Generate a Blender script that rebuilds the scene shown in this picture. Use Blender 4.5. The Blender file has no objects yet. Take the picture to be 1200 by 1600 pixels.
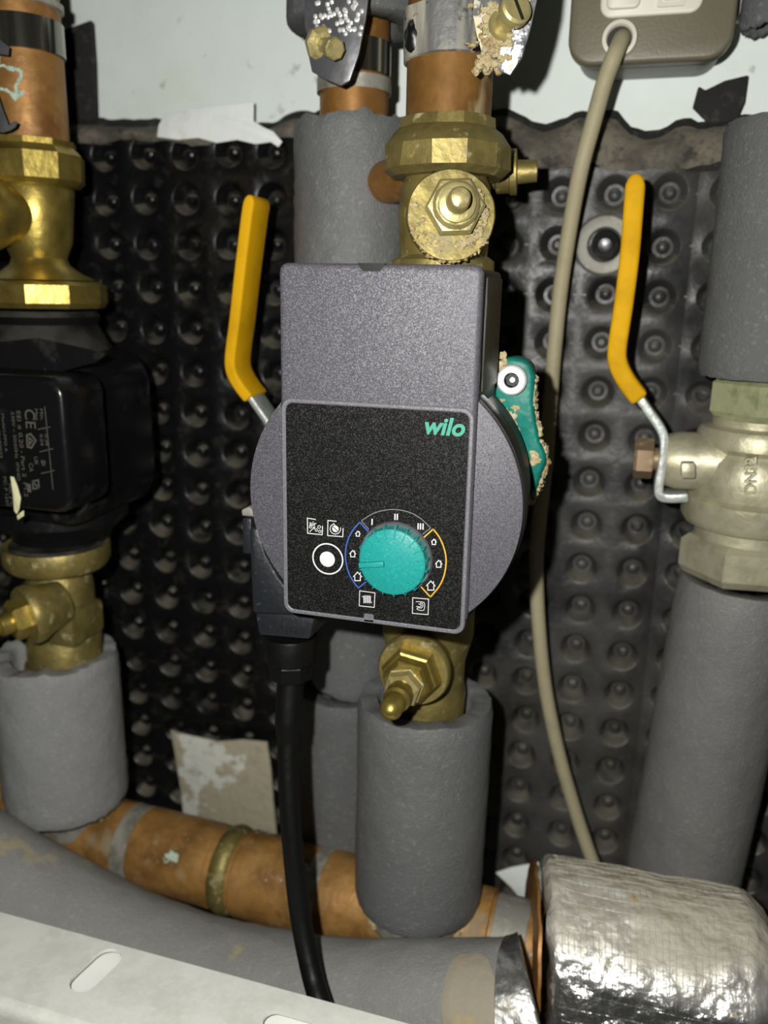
import bpy, bmesh, math, random
from mathutils import Vector, Matrix, noise
random.seed(11)
R = math.radians
SC = bpy.context.scene
COL = SC.collection

# ------------------------------------------------------------------ camera
F = 1300.0
YAW, PITCH, ROLL = R(15.9), R(14.94), R(1.136)
fw = Vector((-math.sin(YAW) * math.cos(PITCH), math.cos(YAW) * math.cos(PITCH), -math.sin(PITCH)))
r0 = Vector((math.cos(YAW), math.sin(YAW), 0)); u0 = r0.cross(fw)
rt = r0 * math.cos(ROLL) + u0 * math.sin(ROLL)
up = u0 * math.cos(ROLL) - r0 * math.sin(ROLL)
cd = bpy.data.cameras.new('camera'); cam = bpy.data.objects.new('camera', cd); COL.objects.link(cam)
m = Matrix.Identity(4)
for i in range(3):
    m[i][0] = rt[i]; m[i][1] = up[i]; m[i][2] = -fw[i]
cam.matrix_world = m
cd.sensor_fit = 'VERTICAL'; cd.sensor_height = 36.0; cd.lens = 36.0 * F / 1600.0
cd.clip_start = 0.01; cd.clip_end = 10
cd.dof.use_dof = True; cd.dof.focus_distance = 0.332; cd.dof.aperture_fstop = 8.0
SC.camera = cam

# ------------------------------------------------------------------ world, flash, exposure
w = bpy.data.worlds.new('world'); SC.world = w; w.use_nodes = True
w.node_tree.nodes['Background'].inputs[0].default_value = (0.9, 1.0, 0.95, 1)
w.node_tree.nodes['Background'].inputs[1].default_value = 0.006
ld = bpy.data.lights.new('flash_light', 'POINT'); ld.energy = 9.6; ld.shadow_soft_size = 0.004; ld.color = (1.0, 0.985, 0.94)
lo = bpy.data.objects.new('flash_light', ld); COL.objects.link(lo)
lo.location = rt * -0.034 + up * 0.024
SC.view_settings.view_transform = 'Standard'; SC.view_settings.look = 'None'
SC.view_settings.gamma = 1.0; SC.view_settings.use_curve_mapping = False
SC.view_settings.exposure = 0.0

# ------------------------------------------------------------------ geometry helpers
def ray(px, py): return fw + rt * ((px - 600) / F) - up * ((py - 800) / F)
def at(px, py, Y):
    d = ray(px, py); return d * (Y / d.y)
def atz(px, py, Z):
    d = ray(px, py); return d * (Z / d.z)
def dep(p): return p.dot(fw)
def pw(n, p): return n * dep(p) / F
def V(*a): return Vector(a)

def catmull(pts, n=8):
    P = [Vector(p) for p in pts]; P = [P[0] * 2 - P[1]] + P + [P[-1] * 2 - P[-2]]
    out = []
    for i in range(1, len(P) - 2):
        a, b, c, d = P[i-1:i+3]
        for k in range(n):
            t = k / n
            out.append(0.5 * ((2*b) + (c-a)*t + (2*a-5*b+4*c-d)*t*t + (3*b-a-3*c+d)*t**3))
    out.append(P[-2]); return out

def rrect(x0, x1, z0, z1, r, n=6):
    out = []
    for cx, cz, a0 in ((x1-r, z0+r, -90), (x1-r, z1-r, 0), (x0+r, z1-r, 90), (x0+r, z0+r, 180)):
        for k in range(n + 1):
            a = R(a0 + 90 * k / n); out.append((cx + r * math.cos(a), cz + r * math.sin(a)))
    return out
def circ(cx, cz, r, n=32, a0=0, a1=360):
    full = abs(a1 - a0) >= 360
    return [(cx + r * math.cos(R(a0 + (a1-a0) * k / (n if full else n-1))), cz + r * math.sin(R(a0 + (a1-a0) * k / (n if full else n-1)))) for k in range(n)]

ORG = {}
class MB:
    def __init__(s): s.v = []; s.f = []
    def add(s, vs, fs):
        o = len(s.v); s.v += [Vector(v) for v in vs]; s.f += [tuple(i + o for i in f) for f in fs]; return s
    def addbm(s, bm):
        bm.verts.ensure_lookup_table(); bm.verts.index_update()
        s.add([v.co.copy() for v in bm.verts], [[v.index for v in f.verts] for f in bm.faces]); bm.free(); return s
    def lathe(s, A, d, prof, seg=48, closed=False, phase=0.0, fn=None):
        A = Vector(A); d = Vector(d).normalized()
        x = d.orthogonal().normalized() if abs(d.z) < .9 else V(1, 0, 0)
        x = (x - d * x.dot(d)).normalized(); y = d.cross(x)
        rings = []; vs = []; fs = []
        for k, (r, t) in enumerate(prof):
            if r < 1e-7: rings.append([len(vs)]); vs.append(A + d * t); continue
            ids = []
            for j in range(seg):
                a = 2 * math.pi * j / seg + phase
                rr, tt = (fn(r, t, a, k) if fn else (r, t))
                ids.append(len(vs)); vs.append(A + d * tt + (x * math.cos(a) + y * math.sin(a)) * rr)
            rings.append(ids)
        n = len(rings)
        for k in range(n if closed else n - 1):
            a, b = rings[k], rings[(k + 1) % n]
            if len(a) == 1 and len(b) == 1: continue
            for j in range(seg):
                j2 = (j + 1) % seg
                if len(a) == 1: fs.append((a[0], b[j], b[j2]))
                elif len(b) == 1: fs.append((a[j], a[j2], b[0]))
                else: fs.append((a[j], a[j2], b[j2], b[j]))
        return s.add(vs, fs)
    def tube(s, pts, rad, seg=16, caps=True):
        P = [Vector(p) for p in pts]; n = len(P)
        T = [(P[min(i+1, n-1)] - P[max(i-1, 0)]).normalized() for i in range(n)]
        N = T[0].orthogonal().normalized(); vs = []; fs = []
        for i in range(n):
            N = (N - T[i] * N.dot(T[i])).normalized(); B = T[i].cross(N)
            r = rad[i] if isinstance(rad, (list, tuple)) else rad
            for j in range(seg):
                a = 2 * math.pi * j / seg; vs.append(P[i] + (N * math.cos(a) + B * math.sin(a)) * r)
        for i in range(n - 1):
            for j in range(seg):
                j2 = (j + 1) % seg; fs.append((i*seg+j, i*seg+j2, (i+1)*seg+j2, (i+1)*seg+j))
        if caps: fs.append(tuple(range(seg))); fs.append(tuple((n-1)*seg + j for j in range(seg)))
        return s.add(vs, fs)
    def prism(s, poly, y0, y1, bevel=0, seg=2, ang=30):
        n = len(poly); bm = bmesh.new()
        a = [bm.verts.new((p[0], y0, p[1])) for p in poly]; b = [bm.verts.new((p[0], y1, p[1])) for p in poly]
        bm.faces.new(a); bm.faces.new(b)
        for i in range(n): bm.faces.new((a[i], a[(i+1) % n], b[(i+1) % n], b[i]))
        bmesh.ops.recalc_face_normals(bm, faces=bm.faces)
        if bevel:
            es = [e for e in bm.edges if len(e.link_faces) == 2 and e.calc_face_angle() > R(ang)]
            bmesh.ops.bevel(bm, geom=es, offset=bevel, segments=seg, profile=.5, affect='EDGES', clamp_overlap=True)
        return s.addbm(bm)
    def box(s, lo, hi, bevel=0, seg=2):
        return s.prism([(lo[0], lo[2]), (hi[0], lo[2]), (hi[0], hi[2]), (lo[0], hi[2])], lo[1], hi[1], bevel, seg)
    def ring(s, outer, inner, y0, y1):
        n = len(outer); vs = []; fs = []
        for L, y in ((outer, y0), (inner, y0), (outer, y1), (inner, y1)): vs += [(p[0], y, p[1]) for p in L]
        for i in range(n):
            j = (i + 1) % n
            fs += [(i, j, n+j, n+i), (2*n+i, 2*n+j, 3*n+j, 3*n+i), (i, j, 2*n+j, 2*n+i), (n+i, n+j, 3*n+j, 3*n+i)]
        return s.add(vs, fs)
    def stroke(s, pts, wd, y0, y1, closed=False, bevel=0):
        P = [Vector((p[0], p[1])) for p in pts]; n = len(P); L = []; Q = []
        for i in range(n):
            a = P[(i-1) % n] if (closed or i > 0) else None; b = P[(i+1) % n] if (closed or i < n-1) else None
            d0 = (P[i] - a).normalized() if a is not None else (b - P[i]).normalized()
            d1 = (b - P[i]).normalized() if b is not None else d0
            t = (d0 + d1)
            t = t.normalized() if t.length > 1e-6 else d1
            nn = Vector((-t.y, t.x)); k = max(.35, abs(nn.dot(Vector((-d1.y, d1.x)))))
            L.append(P[i] + nn * (wd / 2 / k)); Q.append(P[i] - nn * (wd / 2 / k))
        if closed: return s.ring([tuple(p) for p in L], [tuple(p) for p in Q], y0, y1)
        if bevel: return s.prism([tuple(p) for p in L] + [tuple(p) for p in reversed(Q)], y0, y1, bevel, 2, 50)
        vs = []; fs = []
        for y in (y0, y1): vs += [(p.x, y, p.y) for p in L] + [(p.x, y, p.y) for p in Q]
        for i in range(n - 1):
            for o in (0, 2*n): fs.append((o+i, o+i+1, o+n+i+1, o+n+i))
            fs.append((i, i+1, 2*n+i+1, 2*n+i)); fs.append((n+i, n+i+1, 3*n+i+1, 3*n+i))
        fs.append((0, n, 3*n, 2*n)); fs.append((n-1, 2*n-1, 4*n-1, 3*n-1))
        return s.add(vs, fs)
    def blob(s, c, r, sub=2, amp=.35, fr=3.0):
        bm = bmesh.new(); bmesh.ops.create_icosphere(bm, subdivisions=sub, radius=1.0)
        off = V(random.random(), random.random(), random.random()) * 50; rr = Vector(r) if not isinstance(r, (int, float)) else V(r, r, r)
        for v in bm.verts:
            k = 1 + amp * noise.noise(v.co * fr * .6 + off) + amp * .5 * noise.noise(v.co * fr * 1.7 + off)
            v.co = Vector(c) + V(v.co.x * rr.x, v.co.y * rr.y, v.co.z * rr.z) * k
        return s.addbm(bm)
    def jitter(s, amp, scale):
        for v in s.v: v += noise.noise_vector(v * scale) * amp
        return s
    def build(s, name, mat, parent=None, smooth=38, label=None, kind=None):
        me = bpy.data.meshes.new(name)
        if parent is not None: o0 = ORG[parent.name]
        else:
            mn = [min(v[i] for v in s.v) for i in range(3)]; mx = [max(v[i] for v in s.v) for i in range(3)]
            o0 = V((mn[0]+mx[0])/2, (mn[1]+mx[1])/2, mn[2])
        me.from_pydata([tuple(v - o0) for v in s.v], [], s.f); me.validate()
        bm = bmesh.new(); bm.from_mesh(me)
        bmesh.ops.remove_doubles(bm, verts=bm.verts, dist=1e-6)
        bmesh.ops.recalc_face_normals(bm, faces=bm.faces)
        for f in bm.faces: f.smooth = True
        for e in bm.edges:
            e.smooth = not (len(e.link_faces) != 2 or e.calc_face_angle(0) > R(smooth))
        bm.to_mesh(me); bm.free()
        me.materials.append(MAT[mat])
        o = bpy.data.objects.new(name, me); COL.objects.link(o); ORG[o.name] = o0
        if parent is not None: o.parent = parent
        else: o.location = o0
        if label: o['label'] = label
        if kind: o['kind'] = kind
        return o
def tag(o, label, cat, group=None):
    o['label'] = label; o['category'] = cat
    if group: o['group'] = group
    return o
def thing(name, label, cat, loc, group=None):
    o = bpy.data.objects.new(name, None); COL.objects.link(o); o.empty_display_size = .01
    o.location = loc; ORG[o.name] = Vector(loc); return tag(o, label, cat, group)

XZ = Matrix(((1, 0, 0), (0, 0, -1), (0, 1, 0)))             # text lying on a face that looks to -y
def text(name, body, size, pos, mat, parent, ex=.0001, shear=0, bold=0, rot=0, align='LEFT', width=None, sp=1.0, smooth=30, squash=1):
    cu = bpy.data.curves.new('t', 'FONT'); cu.body = body; cu.size = size; cu.extrude = ex; cu.shear = shear; cu.offset = bold
    cu.align_x = align; cu.space_character = sp; cu.resolution_u = 4
    o = bpy.data.objects.new('t', cu); COL.objects.link(o)
    dg = bpy.context.evaluated_depsgraph_get(); me = bpy.data.meshes.new_from_object(o.evaluated_get(dg))
    vs = [v.co.copy() for v in me.vertices]; fs = [tuple(p.vertices) for p in me.polygons]
    bpy.data.objects.remove(o); bpy.data.curves.remove(cu); bpy.data.meshes.remove(me)
    if width:
        x0 = min(v.x for v in vs); x1 = max(v.x for v in vs); k = width / (x1 - x0)
        for v in vs: v.x *= k; v.y *= k * squash
    c, s_ = math.cos(R(rot)), math.sin(R(rot))
    mb = MB().add([Vector(pos) + XZ @ V(c*v.x - s_*v.y, s_*v.x + c*v.y, v.z) for v in vs], fs)
    return mb.build(name, mat, parent, smooth=smooth)

# ------------------------------------------------------------------ materials
MAT = {}
def M(name, col, rough=.5, metal=0.0, layers=(), bump=(), spec=.5, coat=0, flake=None, dust=None, tr=0):
    mt = bpy.data.materials.new(name); mt.use_nodes = True; nt = mt.node_tree; N = nt.nodes; L = nt.links
    b = N['Principled BSDF']; b.inputs['Metallic'].default_value = metal; b.inputs['Roughness'].default_value = rough
    b.inputs['Specular IOR Level'].default_value = spec; b.inputs['Coat Weight'].default_value = coat; b.inputs['Coat Roughness'].default_value = .15
    b.inputs['Transmission Weight'].default_value = tr
    tc = N.new('ShaderNodeTexCoord'); cur = None; rcur = None; mcur = None
    def rgb(c): 
        n = N.new('ShaderNodeRGB'); n.outputs[0].default_value = (*c, 1); return n.outputs[0]
    cur = rgb(col)
    for ly in layers:
        c2, sc, lo_, hi_ = ly[:4]; ex = ly[4] if len(ly) > 4 else {}
        tn = N.new('ShaderNodeTexNoise'); tn.inputs['Scale'].default_value = sc; tn.inputs['Detail'].default_value = ex.get('detail', 4); tn.inputs['Roughness'].default_value = .62
        mp = N.new('ShaderNodeMapping'); mp.inputs['Scale'].default_value = ex.get('stretch', (1, 1, 1)); mp.inputs['Location'].default_value = ex.get('loc', (sc*.013, sc*.007, sc*.003))
        L.new(tc.outputs['Object'], mp.inputs[0]); L.new(mp.outputs[0], tn.inputs['Vector'])
        mr = N.new('ShaderNodeMapRange'); mr.inputs['From Min'].default_value = lo_; mr.inputs['From Max'].default_value = hi_; mr.inputs['To Max'].default_value = ex.get('amt', 1)
        L.new(tn.outputs['Fac'], mr.inputs['Value']); fac = mr.outputs[0]
        if 'z' in ex or 'box' in ex:      # only where the thing itself is dirty / dusty: by its own coordinates
            sx = N.new('ShaderNodeSeparateXYZ'); L.new(tc.outputs['Object'], sx.inputs[0])
            for axis, a, c_ in ex.get('box', ()) + (((2,) + ex['z'],) if 'z' in ex else ()):
                m2 = N.new('ShaderNodeMapRange'); m2.inputs['From Min'].default_value = a; m2.inputs['From Max'].default_value = c_
                L.new(sx.outputs[axis], m2.inputs['Value'])
                mu = N.new('ShaderNodeMath'); mu.operation = 'MULTIPLY'; L.new(fac, mu.inputs[0]); L.new(m2.outputs[0], mu.inputs[1]); fac = mu.outputs[0]
        mx = N.new('ShaderNodeMix'); mx.data_type = 'RGBA'; L.new(fac, mx.inputs['Factor']); L.new(cur, mx.inputs[6]); L.new(rgb(c2), mx.inputs[7]); cur = mx.outputs[2]
        for key, sock in (('rough', 'Roughness'), ('metal', 'Metallic')):
            if key in ex:
                prev = rcur if key == 'rough' else mcur
                ml = N.new('ShaderNodeMix'); ml.data_type = 'FLOAT'; L.new(fac, ml.inputs['Factor'])
                if prev is None: ml.inputs[2].default_value = rough if key == 'rough' else metal
                else: L.new(prev, ml.inputs[2])
                ml.inputs[3].default_value = ex[key]
                if key == 'rough': rcur = ml.outputs[0]
                else: mcur = ml.outputs[0]
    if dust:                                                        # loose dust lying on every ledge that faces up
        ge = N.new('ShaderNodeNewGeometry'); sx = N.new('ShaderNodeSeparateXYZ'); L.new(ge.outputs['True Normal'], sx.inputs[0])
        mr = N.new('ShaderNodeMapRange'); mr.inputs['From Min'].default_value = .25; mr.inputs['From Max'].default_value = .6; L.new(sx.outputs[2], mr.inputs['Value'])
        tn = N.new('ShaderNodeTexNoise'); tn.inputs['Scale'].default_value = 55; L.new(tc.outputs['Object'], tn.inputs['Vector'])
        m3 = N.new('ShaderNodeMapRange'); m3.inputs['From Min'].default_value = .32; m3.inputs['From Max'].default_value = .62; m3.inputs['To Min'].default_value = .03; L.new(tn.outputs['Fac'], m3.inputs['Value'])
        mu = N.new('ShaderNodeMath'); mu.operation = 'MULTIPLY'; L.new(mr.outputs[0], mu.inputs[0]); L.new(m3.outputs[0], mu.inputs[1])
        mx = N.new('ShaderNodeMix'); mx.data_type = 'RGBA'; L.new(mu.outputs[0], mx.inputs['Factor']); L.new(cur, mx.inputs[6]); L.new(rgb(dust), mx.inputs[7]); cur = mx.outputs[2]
    if rcur is not None: L.new(rcur, b.inputs['Roughness'])
    if mcur is not None: L.new(mcur, b.inputs['Metallic'])
    nrm = None
    if flake:
        sc, tilt, c2, th = flake
        vo = N.new('ShaderNodeTexVoronoi'); vo.inputs['Scale'].default_value = sc; L.new(tc.outputs['Object'], vo.inputs['Vector'])
        sx = N.new('ShaderNodeSeparateColor'); L.new(vo.outputs['Color'], sx.inputs[0])
        mr = N.new('ShaderNodeMapRange'); mr.inputs['From Min'].default_value = th; mr.inputs['From Max'].default_value = 1; L.new(sx.outputs[0], mr.inputs['Value'])
        mx = N.new('ShaderNodeMix'); mx.data_type = 'RGBA'; L.new(mr.outputs[0], mx.inputs['Factor']); L.new(cur, mx.inputs[6]); L.new(rgb(c2), mx.inputs[7]); cur = mx.outputs[2]
        ge = N.new('ShaderNodeNewGeometry')
        sb = N.new('ShaderNodeVectorMath'); sb.operation = 'SUBTRACT'; L.new(vo.outputs['Color'], sb.inputs[0]); sb.inputs[1].default_value = (.5, .5, .5)
        ma = N.new('ShaderNodeVectorMath'); ma.operation = 'MULTIPLY_ADD'; L.new(sb.outputs[0], ma.inputs[0]); ma.inputs[1].default_value = (tilt,)*3; L.new(ge.outputs['Normal'], ma.inputs[2])
        nz = N.new('ShaderNodeVectorMath'); nz.operation = 'NORMALIZE'; L.new(ma.outputs[0], nz.inputs[0]); nrm = nz.outputs[0]
    for bp in bump:
        sc, dist = bp[:2]; ex = bp[2] if len(bp) > 2 else {}
        mp = N.new('ShaderNodeMapping'); mp.inputs['Scale'].default_value = ex.get('stretch', (1, 1, 1)); L.new(tc.outputs['Object'], mp.inputs[0])
        if ex.get('kind') == 'vor':
            tn = N.new('ShaderNodeTexVoronoi'); tn.inputs['Scale'].default_value = sc; out = tn.outputs['Distance']
        elif ex.get('kind') == 'wave':
            tn = N.new('ShaderNodeTexWave'); tn.inputs['Scale'].default_value = sc; tn.inputs['Distortion'].default_value = ex.get('dist', .4); tn.inputs['Detail Scale'].default_value = .3
            tn.bands_direction = ex.get('dir', 'X'); out = tn.outputs['Fac']
        else:
            tn = N.new('ShaderNodeTexNoise'); tn.inputs['Scale'].default_value = sc; tn.inputs['Detail'].default_value = 3; out = tn.outputs['Fac']
        L.new(mp.outputs[0], tn.inputs['Vector'])
        if 'pow' in ex:
            pm = N.new('ShaderNodeMath'); pm.operation = 'POWER'; L.new(out, pm.inputs[0]); pm.inputs[1].default_value = ex['pow']; out = pm.outputs[0]
        bn = N.new('ShaderNodeBump'); bn.inputs['Distance'].default_value = dist; bn.inputs['Strength'].default_value = 1; L.new(out, bn.inputs['Height'])
        if nrm is not None: L.new(nrm, bn.inputs['Normal'])
        nrm = bn.outputs[0]
    if nrm is not None: L.new(nrm, b.inputs['Normal'])
    L.new(cur, b.inputs['Base Color']); MAT[name] = mt; return mt

M('wall_white', (.80, .87, .83), .6, layers=[((.72, .78, .72), 9, .5, .75, {'amt': .6}), ((.34, .34, .27), 75, .66, .74, {'amt': .6}), ((.70, .76, .56), 7, .55, .66, {'amt': .6})], bump=[(60, .0006)])
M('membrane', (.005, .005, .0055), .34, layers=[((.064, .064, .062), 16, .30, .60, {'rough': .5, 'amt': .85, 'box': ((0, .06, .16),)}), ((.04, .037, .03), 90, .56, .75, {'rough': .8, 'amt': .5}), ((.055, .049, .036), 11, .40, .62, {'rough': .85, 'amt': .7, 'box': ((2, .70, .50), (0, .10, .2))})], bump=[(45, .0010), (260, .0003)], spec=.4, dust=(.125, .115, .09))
M('dusty', (.15, .134, .10), .85, layers=[((.05, .046, .037), 30, .48, .66), ((.010, .010, .010), 55, .56, .66, {'amt': .85}), ((.07, .063, .05), 260, .5, .7)], bump=[(90, .002)])
M('felt', (.014, .013, .012), .9, layers=[((.06, .055, .05), 130, .55, .75)], bump=[(300, .001)])
FO = [((.24, .24, .235), 420, .56, .74, {'amt': .6}), ((.075, .075, .075), 28, .5, .8, {'amt': .5})]
M('foam', (.108, .110, .110), .8, layers=FO, bump=[(900, .0006), (70, .0008)], spec=.3)
M('foam_mid', (.145, .145, .14), .58, layers=FO, bump=[(900, .0005), (70, .0008)], spec=.5)
M('foam_falloff_lift', (.235, .237, .233), .85, layers=[((.34, .34, .33), 420, .56, .74, {'amt': .7}), ((.15, .15, .15), 28, .5, .8, {'amt': .5})], bump=[(900, .0008), (70, .001)], spec=.3)  # same grey foam, colour lightened to offset flash falloff on the left sleeves
M('foam_light', (.120, .123, .123), .55, layers=FO, bump=[(1000, .0006), (60, .0008)], spec=.55)
M('foam_dirty', (.225, .222, .208), .8, layers=[((.33, .33, .31), 420, .56, .74, {'amt': .6}), ((.15, .15, .145), 28, .5, .8, {'amt': .5}), ((.40, .33, .18), 26, .60, .68, {'amt': .6})], bump=[(900, .0006), (70, .0008)], spec=.4)
M('stain', (.30, .27, .20), .8, layers=[((.42, .31, .13), 60, .5, .7)], bump=[(200, .0006)])
CU = [((.20, .09, .023), 45, .42, .68), ((.46, .26, .11), 130, .55, .75, {'amt': .6})]
M('copper', (.34, .172, .048), .5, .45, layers=CU + [((.36, .46, .38), 34, .645, .68, {'metal': 0, 'rough': .8})], bump=[(160, .0003)])
M('copper_falloff_lift', (.40, .212, .058), .52, .35, layers=[((.20, .098, .026), 34, .40, .62), ((.44, .31, .15), 130, .55, .75, {'amt': .6}), ((.24, .22, .15), 22, .57, .66, {'metal': 0, 'rough': .8, 'amt': .7}), ((.42, .54, .43), 34, .64, .67, {'metal': 0, 'rough': .8})], bump=[(160, .0004), (30, .001)])  # copper lightened to offset flash falloff on the manifold; dirt and verdigris are real
M('copper_clean', (.29, .138, .033), .46, .45, layers=CU, bump=[(120, .0002)])
M('copper_wet', (.20, .10, .027), .5, .2, layers=[((.12, .055, .013), 45, .42, .68), ((.27, .22, .12), 40, .49, .60, {'metal': 0, 'rough': .55, 'stretch': (1, 1, .35)})], bump=[(90, .0006, {'stretch': (1, 1, .4)})], spec=.18)
M('solder', (.42, .41, .35), .42, .5, layers=[((.25, .24, .19), 90, .45, .65), ((.40, .22, .09), 60, .58, .66)], bump=[(150, .0006)])
M('brass', (.46, .35, .085), .38, .85, layers=[((.27, .20, .05), 60, .42, .7)], bump=[(200, .0003)])
M('brass_dull', (.27, .215, .068), .5, .6, layers=[((.155, .125, .042), 70, .42, .7), ((.30, .275, .15), 120, .58, .7, {'metal': 0, 'rough': .8})], bump=[(150, .0006)])
M('brass_pale', (.46, .39, .17), .42, .5, layers=[((.30, .245, .095), 90, .45, .7)], bump=[(200, .0005)])
M('crust', (.40, .33, .18), .9, layers=[((.28, .18, .075), 160, .48, .62), ((.50, .46, .35), 220, .55, .7)], bump=[(400, .002)])
M('nickel', (.46, .43, .30), .46, .45, layers=[((.30, .275, .18), 60, .45, .7)], bump=[(180, .0004)])
M('nut_green', (.40, .42, .24), .45, .4, layers=[((.22, .25, .12), 90, .5, .68)], bump=[(150, .0006)])
M('steel', (.50, .52, .49), .38, .5, layers=[((.36, .44, .38), 110, .5, .65), ((.34, .30, .2), 160, .62, .7)], bump=[(160, .0004)])
M('steel_bright', (.85, .85, .83), .3, .5, bump=[(400, .0002)])
M('chrome_dark', (.20, .195, .18), .16, .95, layers=[((.45, .42, .33), 70, .5, .62, {'stretch': (1, 1, .03)})], bump=[(40, .0012, {'stretch': (1, 1, .05)})])
M('band_stained', (.15, .15, .145), .5, .4, layers=[((.34, .32, .25), 60, .46, .60, {'metal': 0, 'rough': .8, 'stretch': (1, 1, .12)}), ((.03, .03, .03), 120, .60, .68)], bump=[(160, .0006)])
M('tag_metal', (.115, .115, .122), .38, .5, layers=[((.20, .20, .205), 40, .5, .65)], bump=[(60, .0006)])
M('tag_silver', (.60, .61, .63), .22, .8, layers=[((.30, .31, .33), 50, .48, .6), ((.60, .54, .36), 70, .54, .60, {'metal': 0, 'rough': .85})], bump=[(120, .0012)])
M('galvanised', (.84, .85, .78), .45, .15, layers=[((.72, .73, .66), 60, .4, .65), ((.9, .9, .84), 200, .55, .7, {'amt': .5})], bump=[(300, .00012)])
M('white_panel', (.85, .86, .82), .4)
M('yellow', (.66, .36, .006), .6, layers=[((.50, .27, .004), 35, .45, .7)], bump=[(60, .0005)], spec=.08)
M('socket_brown', (.135, .121, .078), .42, bump=[(500, .0001)], spec=.4)
M('socket_back', (.22, .215, .18), .5, layers=[((.13, .125, .1), 40, .5, .7)], bump=[(80, .0006)])
M('cream', (.66, .64, .54), .45)
M('cable_cream', (.36, .32, .205), .55, layers=[((.25, .22, .14), 60, .5, .75, {'amt': .6})], spec=.3)
M('dark', (.008, .008, .008), .6)
M('silver_paint', (.068, .066, .078), .46, .10, flake=(3300, .30, (.135, .134, .142), .55), bump=[(700, .00005)], spec=.24)
M('bezel', (.115, .112, .125), .5, .1, flake=(3300, .15, (.20, .20, .21), .7))
M('panel_black', (.0040, .0040, .0043), .5, flake=(3000, .30, (.030, .030, .028), .64), bump=[(900, .00008)], spec=.13)
M('black_plastic', (.010, .010, .011), .32, layers=[((.03, .03, .03), 90, .55, .75)])
M('black_gloss', (.005, .005, .0055), .24, layers=[((.02, .0205, .0205), 40, .55, .75, {'rough': .5})], bump=[(70, .0004)], spec=.3)
M('edge_black', (.008, .008, .009), .5, layers=[((.03, .03, .03), 60, .5, .7)], spec=.25)
M('black_cast', (.006, .006, .0065), .34, layers=[((.03, .029, .026), 40, .58, .78, {'rough': .6}), ((.06, .057, .048), 200, .68, .78, {'amt': .5})], bump=[(160, .0005)], spec=.35, dust=(.055, .052, .044))
M('plug_black', (.012, .014, .017), .42, layers=[((.05, .055, .06), 420, .62, .72)], bump=[(500, .0002)])
M('cable_black', (.004, .004, .004), .45, bump=[(120, .0004)], spec=.18)
M('motor_olive', (.022, .025, .019), .5, layers=[((.07, .066, .05), 60, .54, .68, {'rough': .7})], spec=.25)
M('teal_cast', (.002, .15, .115), .42, layers=[((.002, .09, .07), 40, .45, .65), ((.40, .33, .18), 75, .63, .68, {'rough': .9})], bump=[(70, .0012)], spec=.2)
M('teal', (.012, .235, .215), .42, flake=(1500, .10, (.02, .29, .265), .8), spec=.3)
M('teal_side', (.035, .17, .155), .25, coat=.4)
M('skirt', (.11, .11, .12), .25, .3)
M('print_white', (.60, .60, .60), .5)
M('print_grey', (.15, .15, .155), .5)
M('print_dim', (.075, .072, .058), .6)
M('print_teal', (.028, .26, .18), .5)
M('print_blue', (.035, .095, .38), .5)
M('print_yellow', (.55, .31, .02), .5)
M('paint_splash', (.62, .60, .36), .5, bump=[(300, .001)])
M('foil', (.74, .74, .72), .20, .95, layers=[((.47, .44, .345), 18, .20, .50, {'rough': .75, 'metal': .15, 'z': (.080, .098), 'amt': .95}), ((.40, .32, .16), 60, .66, .70, {'metal': 0, 'rough': .8})], bump=[(38, .007), (120, .0022)])
M('tape', (.62, .62, .63), .20, .92, layers=[((.28, .27, .23), 24, .45, .65, {'rough': .6})], bump=[(36, .0035, {'stretch': (1, 1, 2.2)}), (120, .001)])
M('tape_dull', (.25, .245, .21), .6, .3, layers=[((.40, .38, .33), 80, .55, .7)], bump=[(80, .001)])
M('floor_grey', (.2, .2, .19), .9, layers=[((.12, .12, .11), 12, .4, .7)])
M('plaster', (.42, .375, .27), .9, layers=[((.66, .67, .60), 17, .54, .57), ((.30, .26, .18), 60, .55, .75)], bump=[(120, .0015)])
M('card', (.84, .88, .85), .6, layers=[((.55, .52, .43), 40, .58, .72, {'amt': .6})], bump=[(80, .001)])
M('nut_brown', (.24, .165, .095), .5, .4, layers=[((.4, .34, .22), 120, .55, .7)])

def px_poly(pts, Y): return [(at(x, y, Y).x, at(x, y, Y).z) for x, y in pts]

# ------------------------------------------------------------------ back wall
WY = .530
wb = MB().box((-.85, WY, -.85), (.42, WY + .02, .34)).build('wall_back', 'wall_white'); wb['kind'] = 'structure'
wb['label'] = 'white painted board wall behind the pipes'

fl = MB().box((-.85, -.35, -.87), (.42, WY + .02, -.85)).build('floor', 'floor_grey'); fl['kind'] = 'structure'; fl['label'] = 'grey concrete floor below the pipes'
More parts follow.
